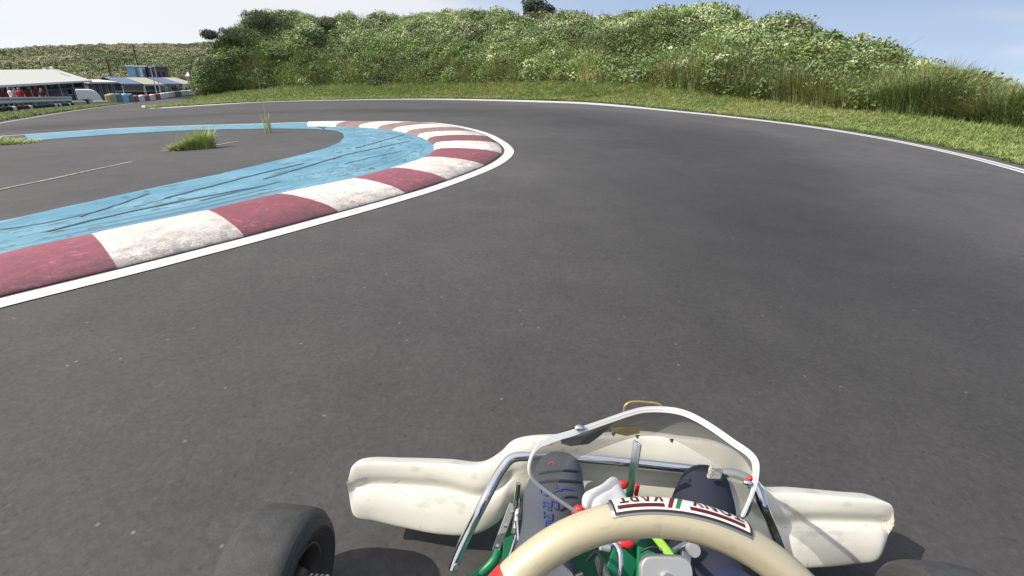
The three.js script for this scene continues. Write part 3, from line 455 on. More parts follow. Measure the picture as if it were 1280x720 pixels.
// concrete blocks in front of the arch
for (const [a, b, D, lb] of [[80, 100, 70, 'beige concrete block at the end of the guard rail'], [107, 128, 70, 'beige concrete block below the white arch']]) {
  const t = site('concrete_block', lb, 'barrier', a, D, b, D), L = t.userData.len, h = up((a + b) / 2, 127, D), s = new THREE.Shape([[0, -0.3], [0.1, h * 0.9], [0.35, h], [L - 0.35, h], [L - 0.1, h * 0.9], [L, -0.3]].map((p) => new THREE.Vector2(...p)));
  mesh('block', new THREE.ExtrudeGeometry(s, { depth: 0.8, bevelEnabled: true, bevelSize: 0.04, bevelThickness: 0.04 }), P.concrete, t);
}
{ // guard rail along the pits, with hung panels
  const t = site('guard_rail', 'long grey guard rail with coloured panels in front of the pit building', 'guard rail', -60, 41, 82, 68), L = t.userData.len, n = 24, rise = t.userData.rise;
  const yy = (x) => { const q = V(x, 0, 0).applyAxisAngle(V(0, 1, 0), t.rotation.y).add(t.position); return ground(q.x, q.z) - t.position.y; };
  const railG = grid(n * 2, 6, (u, v) => { const x = u * L, pr = [[0, 0.02], [0.06, 0.09], [0.14, 0.02], [0.2, 0.0], [0.26, 0.02], [0.34, 0.09], [0.4, 0.02]][Math.round(v * 6)]; return V(x, yy(x) + 0.45 + pr[0], -pr[1]); });
  mesh('rail', railG, P.metal, t);
  for (let k = 0; k <= n; k++) { const x = k / n * L; mesh('post', box(0.09, 0.95, 0.09, x, yy(x) + 0.4, 0.08), P.grey, t); }
  const pc = [P.grey, P.white, P.grey, P.white, P.pink, P.grey, P.slate, P.red, P.grey, P.slate, P.white];
  for (let k = 0; k < 11; k++) { const x = (k + 0.5) / 11 * L * 0.96; mesh('panel', box(L / 12.5, 0.36, 0.04, x, yy(x) + 0.62, 0.16, 0, 0, rise / L), pc[k], t); }
}
// tyres lying along the rail
const tyreProf = [[0.13, -0.07], [0.13, 0.07], [0.18, 0.1], [0.24, 0.09], [0.27, 0.05], [0.27, -0.05], [0.24, -0.09], [0.18, -0.1], [0.13, -0.07]].map((p) => new THREE.Vector2(...p)), tyreBarrier = new THREE.LatheGeometry(tyreProf, 20);
{
  const a = atD(-55, 100, 39.5), b = atD(80, 100, 65.5), tm = [P.rubber, P.white, P.rubber, P.darkGreen];
  for (let k = 0; k < 34; k++) { const q = a.clone().lerp(b, (k + 0.5) / 34); const m = mesh('barrier_tyre', tyreBarrier, tm[[0, 1, 0, 3, 0, 2, 0, 1, 3, 0, 0][(k * 3 + (k >> 2)) % 11]]); m.scale.set(0.95, 1.5, 0.95); m.position.set(q.x, ground(q.x, q.z) + 0.15, q.z); const c = ['black', 'white', 'black', 'dark green'][[0, 1, 0, 3, 0, 2, 0, 1, 3, 0, 0][(k * 3 + (k >> 2)) % 11]]; tag(m, c + ' painted tyre lying on the grass below the guard rail', 'tyre', c + ' tyres along the guard rail'); }
}
// coloured plastic barriers leading round to the tents
{
  const cs = [['yellow', P.yellow], ['teal', P.tealBright], ['light blue', P.lightBlue], ['teal', P.tealBright], ['red', P.red], ['white', P.white], ['red', P.red], ['white', P.white], ['red', P.red], ['white', P.white], ['cream', P.cream], ['brown', P.brown], ['cream', P.cream], ['white', P.white]];
  const xs = [128, 136, 144, 152, 159, 166, 173, 180, 187, 194, 204, 213, 222, 232, 241], Ds = [72, 75, 78, 82, 87, 92, 96, 100, 103, 106, 110, 113, 116, 119, 122];
  const g0 = new RoundedBoxGeometry(1, 0.85, 0.45, 3, 0.09);
  cs.forEach(([c, m], k) => {
    const a = atD(xs[k], 100, Ds[k]), b = atD(xs[k + 1], 100, Ds[k + 1]), mid = a.clone().lerp(b, 0.5), d = b.clone().sub(a);
    const o = mesh('plastic_barrier', g0, m); o.position.set(mid.x, ground(mid.x, mid.z) + 0.4, mid.z); o.rotation.y = Math.atan2(-d.z, d.x); o.scale.set(Math.min(3.2, Math.hypot(d.x, d.z) * 0.9), k < 4 ? 1.5 : 1.05, 1.3);
    tag(o, c + ' plastic barrier in the row between the concrete block and the tents', 'barrier', c + ' barriers of the pit row');
  });
}
// pit tents: long pitched roofs on posts
const tent = (label, x0, x1, y, D, depth, mat, k) => {
  const t = site('pit_tent', label, 'tent', x0, D, x1, D + 1), L = t.userData.len, h = Math.max(1.9, up((x0 + x1) / 2, y, D));
  const roof = grid(1, 2, (u, v) => V(u * L, h + [0, 0.85, 0.2][Math.round(v * 2)], [0, depth * 0.75, depth][Math.round(v * 2)])); mesh('roof', roof, mat, t);
  mesh('valance', box(L, 0.3, 0.05, L / 2, h - 0.14, -0.02), mat, t);
  for (const [x, z] of [[0.1, 0.1], [L - 0.1, 0.1], [0.1, depth - 0.1], [L - 0.1, depth - 0.1]]) mesh('post', rod(V(x, -0.2, z), V(x, h, z), 0.05, 0.05, 7), P.white, t);
  mesh('back_sheet', box(L, h * 0.8, 0.05, L / 2, h * 0.5, depth - 0.3), k % 2 ? P.cream : P.slate, t);
};
tent('blue roofed pit tent next to the slatted shed', 150, 178, 108.5, 117, 12, P.blueRoof, 0);
tent('cream roofed pit tent between two blue ones, behind the lamp posts', 178, 205, 108.5, 117, 13, P.creamRoof, 1);
tent('blue roofed pit tent right of the lamp posts', 206, 227, 106.5, 120, 12, P.blueRoof, 2);
tent('cream roofed pit tent beside the dark post', 228, 246, 105.5, 121, 13, P.creamRoof, 3);
{
  const t = site('site_cabin', 'light blue and white cabin on the grass above the tents', 'cabin', 162, 136, 185, 136), L = t.userData.len, h0 = up(170, 97, 136), h = up(170, 83.5, 136);
  mesh('wall', box(L, h + 0.3, 3, L / 2, h / 2 - 0.15, 1.7), P.lightBlue, t); mesh('roof', box(L + 0.3, 0.2, 3.4, L / 2, h + 0.1, 1.7), P.white, t);
  for (let k = 0; k < 2; k++) mesh('panel', box(L * 0.12, h - h0 - 0.3, 0.08, L * (0.5 + 0.24 * k), (h + h0) / 2, 0.14), k ? P.white : P.slate, t);
  mesh('door', box(L * 0.14, h - h0 - 0.5, 0.08, L * 0.92, (h + h0) / 2 - 0.2, 0.14), P.dark, t);
  const s = site('site_hut', 'brown grey flat-roofed hut next to the light blue cabin', 'hut', 188, 137, 213, 138), M2 = s.userData.len, k2 = up(200, 84.5, 137);
  mesh('wall', box(M2, k2 + 0.3, 4, M2 / 2, k2 / 2 - 0.15, 2.2), P.brown, s); mesh('roof', box(M2 * 1.06, 0.3, 4.6, M2 / 2, k2 + 0.1, 2.1, 0.05), P.grey, s);
  for (let k = 0; k < 3; k++) mesh('window', box(M2 * 0.12, 1.0, 0.08, M2 * (0.25 + k * 0.25), k2 - 1.3, 0.18), P.glass, s);
}
// poles
const pole = (name, label, px, y1, D, r, extra) => { const a = atD(px, 100, D); a.y = ground(a.x, a.z); const h = up(px, y1, D), t = thing(name, label, 'pole', a); t.userData.at = V(0, 0, 0); mesh('shaft', rod(V(0, -0.3, 0), V(0, h, 0), r, r * 0.7, 8), extra === 2 ? P.metal : P.wood, t); if (extra === 1) { mesh('crossarm', box(1.6, 0.12, 0.12, 0, h - 0.5, 0, 0, 0.5), P.wood, t); mesh('crossarm', box(1.2, 0.1, 0.1, 0, h - 1.2, 0, 0, 0.5), P.wood, t); } else mesh('lamp_head', box(0.5, 0.25, 0.35, 0, h + 0.05, 0), P.metal, t); };
pole('utility_pole', 'dark utility pole behind the slatted shed', 140, 72, 150, 0.16, 1);
pole('utility_pole', 'tall dark utility pole in front of the light blue cabin', 177, 56, 150, 0.17, 1);
pole('utility_pole', 'short utility pole behind the fascia of the pit building', 19, 79, 150, 0.14, 1);
pole('lamp_post', 'thin grey lamp post before the cream tent, nearer the shed', 192, 84, 112, 0.09, 2);
pole('lamp_post', 'thin grey lamp post before the cream tent, nearer the dark post', 197, 83, 114, 0.09, 2);
{
  const a = atD(241.5, 100, 66); a.y = ground(a.x, a.z); const h = up(241, 82.5, 66), t = thing('track_post', 'dark upright board on a post at the end of the bank', 'post', a); t.userData.at = V(0, 0, 0);
  mesh('board', new RoundedBoxGeometry(0.5, h * 0.97, 0.14, 2, 0.03).translate(0, h * 0.515, 0), P.wood, t); mesh('stake', rod(V(0.1, -0.4, 0.13), V(0.1, h * 0.9, 0.13), 0.05), P.metal, t);
  const s = site('small_canopy', 'small white canopy behind the dark board', 'canopy', 233, 140, 240, 140), L = s.userData.len, hh = up(236, 95, 140);
  mesh('roof', new THREE.ConeGeometry(L * 0.75, 0.9, 4, 1).rotateY(0.78).translate(L / 2, hh + 0.4, L / 2), P.white, s); for (const [x, z] of [[0.1, 0.1], [L, 0.1], [0.1, L], [L, L]]) mesh('post', rod(V(x, -0.3, z), V(x, hh, z), 0.05, 0.05, 6), P.metal, s);
}
// ------------------------------------------------------------------ bodies as one smooth surface
function blob(caps, k, res, lo, hi) { // caps: [a, ra, b, rb]; smooth union of tapered capsules, meshed
  const mc = new MarchingCubes(res, new THREE.MeshBasicMaterial(), false, false, 200000); mc.isolation = 0;
  const size = Math.max(hi.x - lo.x, hi.y - lo.y, hi.z - lo.z), c = lo.clone().add(hi).multiplyScalar(0.5), q = V(0, 0, 0), ab = V(0, 0, 0), ap = V(0, 0, 0);
  for (let z = 0; z < res; z++) for (let y = 0; y < res; y++) for (let x = 0; x < res; x++) {
    q.set((x - res / 2) / (res / 2), (y - res / 2) / (res / 2), (z - res / 2) / (res / 2)).multiplyScalar(size / 2).add(c);
    let s = 0; for (const [a, ra, b, rb] of caps) { ab.subVectors(b, a); ap.subVectors(q, a); const t = clamp(ap.dot(ab) / Math.max(ab.lengthSq(), 1e-9)); const d = ap.addScaledVector(ab, -t).length() - lerp(ra, rb, t); s += Math.exp(-Math.max(-4, d / k)); }
    mc.field[x + y * res + z * res * res] = Math.log(Math.max(s, 1e-30)) * k;
  }
  mc.update(); const n = mc.count, g = new THREE.BufferGeometry();
  g.setAttribute('position', new THREE.BufferAttribute(mc.positionArray.slice(0, n * 3), 3)); g.setAttribute('normal', new THREE.BufferAttribute(mc.normalArray.slice(0, n * 3), 3));
  g.scale(size / 2, size / 2, size / 2); g.translate(c.x, c.y, c.z); return g;
}
{ // figures standing by the pits
  const skin = std([0.45, 0.28, 0.2], 0.6), hair = std([0.02, 0.018, 0.016], 0.8), dark = std([0.03, 0.035, 0.05], 0.85);
  const man = (label, px, D, top, pose) => {
    const a = atD(px, 100, D); a.y = ground(a.x, a.z) + 0.0; const t = thing('person', label, 'person', a, 'people by the pits'); t.userData.at = V(0, 0, 0); t.rotation.y = pose * 1.7;
    const c = [[V(0, 0.98, 0), 0.13, V(0, 1.35, 0.02), 0.16], [V(-0.17, 1.42, 0), 0.07, V(0.17, 1.42, 0), 0.07], [V(0, 1.45, 0), 0.06, V(0, 1.56, 0.02), 0.055], [V(0, 1.63, 0.03), 0.095, V(0, 1.69, 0.01), 0.1]];
    for (const s of [-1, 1]) { c.push([V(s * 0.1, 0.95, 0), 0.1, V(s * 0.12, 0.5, 0.04 * s), 0.07], [V(s * 0.12, 0.5, 0.04 * s), 0.07, V(s * 0.12, 0.09, 0), 0.05], [V(s * 0.12, 0.05, -0.02), 0.045, V(s * 0.13, 0.04, 0.16), 0.04], [V(s * 0.21, 1.4, 0), 0.06, V(s * 0.28, 1.12, pose * 0.05), 0.045], [V(s * 0.28, 1.12, pose * 0.05), 0.045, V(s * 0.24, 0.88, 0.12 + 0.1 * pose), 0.035]); }
    const g = blob(c, 0.03, 46, V(-0.5, -0.02, -0.5), V(0.5, 1.84, 0.5)); g.setAttribute('color', new THREE.BufferAttribute((() => { const p = g.attributes.position, o = new Float32Array(p.count * 3); for (let i = 0; i < p.count; i++) { const y = p.getY(i), x = Math.abs(p.getX(i)), m = y > 1.5 || (x > 0.2 && y < 1.15 && y > 0.8) ? [0.42, 0.27, 0.19] : y > 0.97 ? top : [0.04, 0.045, 0.06]; o.set(m, i * 3); } return o; })(), 3));
    mesh('body', g, std([1, 1, 1], 0.8, { vertexColors: true }), t); mesh('hair', new THREE.SphereGeometry(0.108, 14, 8, 0, 6.29, 0, 1.7).translate(0, 1.69, -0.01), hair, t);
  };
  man('person in a red top standing under the red awning', 19, 66, [0.5, 0.03, 0.04], 0.4);
  man('person in a white top standing by the cream post', 7, 64, [0.75, 0.73, 0.7], -0.3);
  man('person in a grey top standing next to the one in red', 13, 67, [0.35, 0.35, 0.36], 0.9);
  man('person in dark clothes standing by the blue shop front', 47, 72, [0.04, 0.04, 0.05], 0.1);
}

// ------------------------------------------------------------------ the kart
const KX = 0.17; // centre line of the kart
const K = thing('go_kart', 'racing kart with cream front fairing, clear panel and green frame', 'kart', V(KX, 0, -0.1));
const noiseTex = (a, b, s, p = 10) => tex(256, 256, (u, v) => { const n = pf(u, v, p, s, 5), k = lerp(a, b, n); return [k, k, k]; });
const KM = {
  cream: new THREE.MeshPhysicalMaterial({ color: new THREE.Color(0.82, 0.79, 0.73), roughness: 0.42, clearcoat: 0.15, clearcoatRoughness: 0.4, side: THREE.DoubleSide, map: tex(512, 512, (u, v) => { const n = pf(u, v, 6, 301, 5), d = sstep(0.66, 0.8, pf(u, v, 22, 305, 4)), sc = sstep(0.80, 0.86, pn(u + v * 0.4, v * 0.5, 130, 309) * 0.55 + pf(u, v, 5, 313, 2) * 0.45) * 0.16, k = 0.98 + 0.06 * (n - 0.5) - 0.07 * d - sc * 1.3; return [k, k * 0.995, k * (0.99 - 0.05 * n)]; }), bumpMap: noiseTex(0, 1, 311, 8), bumpScale: 0.002 }),
  rim: new THREE.MeshPhysicalMaterial({ color: new THREE.Color(0.70, 0.625, 0.47), metalness: 0.22, roughness: 0.36, clearcoat: 0.25, clearcoatRoughness: 0.3, side: THREE.DoubleSide, map: tex(512, 128, (u, v) => { const n = pf(u, v, 6, 321, 5), d = sstep(0.60, 0.78, pf(u, v, 26, 325, 4)), k = 0.97 + 0.06 * (n - 0.5) - 0.05 * d; return [k, k * 0.985, k * 0.93]; }) }),
  chrome: std([0.72, 0.72, 0.74], 0.16, { metalness: 1 }),
  steel: std([0.42, 0.42, 0.42], 0.38, { metalness: 0.85 }),
  alu: std([0.62, 0.61, 0.58], 0.42, { metalness: 0.5 }),
  green: std([0.012, 0.20, 0.085], 0.38), greenTray: std([0.012, 0.165, 0.075], 0.5),
  rubber: std([0.055, 0.053, 0.05], 0.78, { bumpMap: noiseTex(0, 1, 331, 40), bumpScale: 0.002 }),
  tread: std([0.092, 0.088, 0.084], 0.74, { map: tex(256, 256, (u, v) => { const k = 0.85 + 0.22 * (pf(u, v, 8, 341, 4) - 0.5) + 0.14 * (pn(u, v, 90, 345) - 0.5); return [k, k, k]; }), bumpMap: noiseTex(0, 1, 343, 48), bumpScale: 0.0005 }),
  magnesium: std([0.10, 0.085, 0.07], 0.5, { metalness: 0.3 }),
  red: std([0.62, 0.03, 0.03], 0.4), white: std([0.82, 0.79, 0.77], 0.45), black: std([0.02, 0.02, 0.02], 0.5), grey: std([0.30, 0.30, 0.29], 0.5), brass: std([0.55, 0.36, 0.14], 0.35, { metalness: 0.6 }), neon: std([0.33, 0.72, 0.06], 0.45),
  clear: new THREE.MeshPhysicalMaterial({ color: new THREE.Color(0.64, 0.615, 0.56), roughness: 0.10, transmission: 0.74, thickness: 0, ior: 1.45, side: THREE.DoubleSide }),
  sticker: std([0.10, 0.095, 0.09], 0.5), ochre: std([0.36, 0.27, 0.12], 0.6),
};
const A = atY;
{ // front fairing: stations along its width, [top px, crease px, lower edge px] with their heights
  const st = [
    [[437, 598, .168], [432, 603, .160], [438, 612, .140]], [[441, 582, .190], [439, 607, .150], [443, 645, .100]], [[455, 577, .196], [460, 601, .158], [470, 652, .085]],
    [[500, 577, .196], [505, 601, .160], [510, 661, .075]], [[560, 579, .196], [560, 606, .158], [550, 668, .070]], [[602, 582, .200], [600, 616, .148], [592, 668, .070]],
    [[625, 570, .222], [625, 606, .165], [622, 653, .080]], [[640, 556, .250], [640, 592, .190], [640, 632, .100]], [[662, 549, .280], [665, 582, .220], [665, 624, .110]],
    [[700, 547, .290], [705, 582, .222], [705, 630, .110]], [[760, 545, .292], [760, 584, .222], [760, 637, .110]], [[805, 543, .294], [805, 587, .222], [805, 641, .110]],
    [[850, 548, .292], [850, 592, .222], [850, 646, .110]], [[905, 557, .280], [900, 600, .215], [895, 653, .110]], [[930, 573, .252], [925, 615, .185], [915, 668, .100]],
    [[945, 597, .222], [942, 637, .160], [948, 695, .080]], [[962, 613, .202], [967, 652, .148], [988, 709, .070]], [[1002, 615.5, .197], [1006, 646, .158], [1030, 709, .070]],
    [[1060, 621, .197], [1062, 647, .158], [1070, 705, .075]], [[1100, 625, .196], [1101, 649, .156], [1096, 700, .085]], [[1113, 631, .190], [1113, 651, .150], [1104, 677, .100]], [[1116, 643, .168], [1118, 653, .160], [1113, 664, .140]]];
  const lines = [0, 1, 2].map((k) => curve(st.map((s) => A(...s[k]))));
  const N = 200, ring = 30;
  const secAt = (u) => { const [t, c, b] = lines.map((l) => l.getPoint(u)); const e = Math.max(0.12, Math.min(1, Math.min(u, 1 - u) * 16)); // closes to a thin edge at the ends
    const f1 = t.clone().add(V(0, -0.035 * e, -0.045 * e)), f2 = b.clone().add(V(0, 0.0, -0.04 * e)); f2.z = Math.min(f2.z, t.z - 0.012 * e); f2.y = b.y + 0.01;
    const w = e * (1 - sstep(0.30, 0.36, u) * sstep(0.72, 0.66, u)), tc = t.clone().lerp(c, 0.14).add(V(0, 0.007 * e, 0.004 * e)), tc2 = t.clone().lerp(c, 0.82).add(V(0, 0.007 * e, 0.003 * e)), gr = c.clone().lerp(b, 0.10).add(V(0, -0.004 * w, -0.006 * w)), gs = c.clone().lerp(b, 0.26).add(V(0, 0.002, 0.002)), cb = c.clone().lerp(b, 0.62).add(V(0, 0.004, 0.008 * e));
    return curve([t, tc, tc2, gr, gs, cb, b, b.clone().lerp(f2, 0.5).add(V(0, -0.006 * e, 0)), f2, f1], true); };
  const secs = []; for (let i = 0; i <= N; i++) { const s = secAt(i / N); secs.push(Array.from({ length: ring * 2 + 1 }, (_, k) => s.getPoint((k % (ring * 2)) / (ring * 2)))); }
  const g = grid(ring * 2, N, (u, v) => secs[Math.round(v * N)][Math.round(u * ring * 2)], (u, v) => [v * 1.6, u * 0.6]);
  mesh('front_fairing', g, KM.cream, K);
}
// chrome bumper hoop over the fairing
const hoop = curve([A(566, 712, .10), A(572, 694, .12), A(586, 664, .16), A(606, 625, .215), A(628, 586, .245), A(640, 573, .258), A(660, 570, .262), A(720, 572, .262), A(800, 579, .262), A(880, 588, .262), A(925, 594, .258), A(943, 606, .245), A(953, 630, .22), A(964, 655, .17), A(976, 686, .12)]);
const bump = mesh('front_bumper', new THREE.TubeGeometry(hoop, 120, 0.0102, 14), KM.chrome, K);
sub('bolt', new THREE.CylinderGeometry(0.006, 0.006, 0.022, 6).rotateX(1.2).translate(...A(571, 705, .11).toArray()), KM.steel, bump);
mesh('lower_bumper', tube([A(648, 660, .08), A(650, 620, .12), A(655, 604, .15), A(672, 597, .17), A(720, 600, .17), A(800, 607, .17), A(880, 615, .17)], 0.0085, 60, 12), KM.chrome, K);
{ // clear panel with white edge
  const z = (x) => 0.69 - 1.0 * Math.max(0, Math.abs(x - 0.205) - 0.03) ** 2 * 3.2; // depth falls back towards the sides
  const at = (px, py) => { // on a panel bowed round the steering column: solve the depth along the ray
    const d = ray(px, py); let t = 0.7; for (let i = 0; i < 30; i++) { const x = d.x * t, zz = z(x) - 0.35 * (0.47 - (EYE + d.y * t)); t = lerp(t, -(-zz) / -d.z, 0.6); } return V(d.x * t, EYE + d.y * t, d.z * t); };
  const top = [[722, 642], [668, 601], [661.5, 588], [664, 572], [673, 557], [688, 548.5], [715, 540], [750, 528], [785, 516], [803, 511.5], [830, 511], [850, 514], [868, 521], [890, 534], [915, 551.5], [937, 567], [944, 577], [945, 590], [943, 606], [938, 622], [928, 645]].map((p) => at(...p));
  const edge = curve(top), bl = at(722, 642), br = at(928, 645), n = 80;
  const rows = grid(n, 14, (u, v) => { const e = edge.getPoint(u), b = bl.clone().lerp(br, u); v *= 0.46; const q = e.lerp(b, v); q.z -= 0.045 * Math.sin(v * Math.PI) * Math.sin(u * Math.PI) + 0.03 * v * (1 - v); return q; }, (u, v) => [u, v]);
  const panel = mesh('front_panel', rows, KM.clear, K);
  const band = grid(160, 1, (u, v) => { const q = edge.getPoint(u), t = edge.getTangent(u), c = at(803, 590), inn = c.sub(q).normalize(); inn.addScaledVector(t, -inn.dot(t)).normalize(); const w = lerp(0.004, 0.0108, sstep(0.16, 0.25, u)) * lerp(1, 0.5, sstep(0.8, 0.97, u)); return q.clone().addScaledVector(inn, (v - 0.35) * w).add(V(0, 0.002, 0.002)); });
  sub('edge_trim', band, KM.white, panel); sub('edge_bead', new THREE.TubeGeometry(edge, 160, 0.003, 8), KM.white, panel);
  const stick = (pts, mat, nm) => { const P3 = pts.map((p) => at(...p).add(V(0, 0.0, -0.022))), c = P3.reduce((a, b) => a.add(b), V(0, 0, 0)).multiplyScalar(1 / P3.length), g = grid(P3.length, 1, (u, v) => v ? c : P3[Math.round(u * P3.length) % P3.length]); sub(nm, g, mat, panel); };
  stick([[700, 551], [735, 538], [765, 531], [768, 541], [752, 556], [738, 566], [715, 569], [703, 566]], KM.sticker, 'sticker');
  stick([[766, 545], [800, 543], [804, 552], [786, 556], [768, 551]], KM.ochre, 'sticker');
  for (const [x, y] of [[767, 544], [840, 552], [797, 547]]) sub('clip', new THREE.ConeGeometry(0.005, 0.008, 3).rotateX(1.57).translate(...at(x, y).toArray()), KM.black, panel);
  for (const [x, y] of [[724, 535], [934, 603]]) { const q = at(x, y); sub('bolt', new THREE.SphereGeometry(0.0065, 14, 8).scale(1.5, 0.8, 1).translate(q.x, q.y + 0.004, q.z + 0.004), KM.chrome, panel); }
  sub('red_washer', new THREE.TorusGeometry(0.006, 0.003, 8, 16).translate(...at(939, 601).toArray()), KM.red, panel);
  const hl = at(780, 512); mesh('wire_loop', tube([at(780, 515), at(781, 508), at(786, 503.5), at(796, 502), at(810, 503), at(823, 505), at(829, 510)], 0.0022, 40, 8), KM.brass, K);
  mesh('panel_stay', (() => { const a = at(797, 553), b = A(786, 624, .20), d = b.clone().sub(a), g = new RoundedBoxGeometry(0.016, d.length(), 0.004, 2, 0.0015); g.applyQuaternion(new THREE.Quaternion().setFromUnitVectors(V(0, 1, 0), d.clone().normalize())); const c = a.clone().add(b).multiplyScalar(0.5); return g.translate(c.x, c.y, c.z); })(), KM.chrome, K);
  mesh('panel_bracket', tube([A(936, 604, .40), A(938, 620, .38), A(934, 640, .35), A(921, 650, .32)], 0.0035, 20, 8), KM.chrome, K);
}
{ // steering wheel: centre, plane and radius measured from the rim
  const C = V(0.1225, 0.5456, -0.1846), el = 0.6264, az = -0.0025, R = 0.16, r = 0.0142, n = V(Math.sin(az) * Math.cos(el), Math.sin(el), Math.cos(az) * Math.cos(el)), e1 = V(0, 1, 0).cross(n).normalize(), e2 = n.clone().cross(e1);
  const tp = (a, ph, rad = r) => { const er = e1.clone().multiplyScalar(Math.sin(a)).addScaledVector(e2, Math.cos(a)); return C.clone().addScaledVector(er, R + rad * Math.cos(ph)).addScaledVector(n, rad * Math.sin(ph)); };
  const sw = mesh('steering_wheel', grid(120, 20, (u, v) => tp(u * 6.28318, v * 6.28318), (u, v) => [u * 3, v]), KM.rim, K);
  const a0 = -0.215, a1 = 0.43;
  sub('badge_plate', grid(40, 8, (u, v) => { const e = Math.min(u, 1 - u) * 40 < 0.5 || v < 0.06 || v > 0.94; return tp(lerp(a0 - 0.012, a1 + 0.012, u), lerp(1.12, -0.62, v), r + (e ? 0.0004 : 0.0016)); }), KM.steel, sw);
  const cv = document.createElement('canvas'); cv.width = 1024; cv.height = 200; const x = cv.getContext('2d');
  x.fillStyle = '#3a2c22'; x.fillRect(0, 0, 1024, 200); x.fillStyle = '#f3e9dc'; x.fillRect(16, 14, 992, 172); x.translate(1024, 200); x.rotate(Math.PI);
  x.fillStyle = '#5a1a1e'; x.fillRect(50, 30, 410, 28); x.fillRect(645, 30, 345, 28); x.font = 'bold 150px sans-serif'; x.textBaseline = 'alphabetic';
  x.save(); x.translate(46, 178); x.scale(0.96, 1); x.fillText('TONY', 0, 0); x.restore(); x.save(); x.translate(632, 178); x.scale(0.90, 1); x.fillText('KART', 0, 0); x.restore();
  const sl = (c, o) => { x.fillStyle = c; x.beginPath(); x.moveTo(o, 178); x.lineTo(o + 34, 178); x.lineTo(o + 112, 26); x.lineTo(o + 78, 26); x.fill(); }; sl('#2f7d4a', 462); sl('#7b2226', 518);
  const ct = new THREE.CanvasTexture(cv); ct.colorSpace = THREE.SRGBColorSpace;
  sub('badge', grid(60, 10, (u, v) => tp(lerp(a0, a1, u), lerp(1.01, -0.54, v), r + 0.0022), (u, v) => [u, v]), new THREE.MeshStandardMaterial({ map: ct, roughness: 0.4, side: THREE.DoubleSide }), sw);
  // small red band on the rim, spokes and hub
  sub('red_tape', grid(10, 20, (u, v) => tp(lerp(-0.80, -1.15, u), v * 6.28318, r + 0.0008)), KM.red, sw);
  for (const a of [-1.9, 1.9, 0]) { if (a) sub('spoke', (() => { const p = tp(a, 0, -0.006), c = C.clone().addScaledVector(n, -0.03), d = p.clone().sub(c), g = new RoundedBoxGeometry(0.03, d.length(), 0.006, 2, 0.002); g.applyQuaternion(new THREE.Quaternion().setFromUnitVectors(V(0, 1, 0), d.clone().normalize())); const m = p.add(c).multiplyScalar(0.5); return g.translate(m.x, m.y, m.z); })(), KM.alu, sw); }
  const plate = (px, py, w, h, back, nm, rot = 0) => { const d = ray(px, py), t = C.clone().addScaledVector(n, -back).sub(V(0, EYE, 0)).dot(n) / d.dot(n), p = V(d.x * t, EYE + d.y * t, d.z * t), g = new RoundedBoxGeometry(w, h, 0.008, 4, 0.0039); const s = new THREE.Shape(), k = Math.min(w, h) * 0.25, hw = w / 2, hh = h / 2; s.moveTo(-hw + k, -hh); s.lineTo(hw - k, -hh); s.quadraticCurveTo(hw, -hh, hw, -hh + k); s.lineTo(hw, hh - k); s.quadraticCurveTo(hw, hh, hw - k, hh); s.lineTo(-hw + k, hh); s.quadraticCurveTo(-hw, hh, -hw, hh - k); s.lineTo(-hw, -hh + k); s.quadraticCurveTo(-hw, -hh, -hw + k, -hh); const q = new THREE.ExtrudeGeometry(s, { depth: 0.006, bevelEnabled: true, bevelSize: 0.0012, bevelThickness: 0.0012, curveSegments: 8 }); q.rotateZ(rot); q.applyMatrix4(new THREE.Matrix4().makeBasis(e1, e2, n)); return [sub(nm, q.translate(p.x, p.y, p.z), KM.alu, sw), p]; };
  const [pl, pp] = plate(831, 736, 0.040, 0.05, 0.02, 'hub_plate');
  const q1 = pp.clone().addScaledVector(n, 0.008).addScaledVector(e2, 0.010); sub('bolt', new THREE.CylinderGeometry(0.0055, 0.0055, 0.004, 6).rotateX(Math.PI / 2).applyMatrix4(new THREE.Matrix4().makeBasis(e1, e2, n)).translate(q1.x, q1.y, q1.z), KM.chrome, sw);
  plate(688, 733, 0.024, 0.036, 0.02, 'side_plate', -0.6);
  mesh('steering_column', rod(C.clone().addScaledVector(n, -0.03), V(0.185, 0.16, -0.62), 0.010, 0.010, 12), KM.steel, K);
}
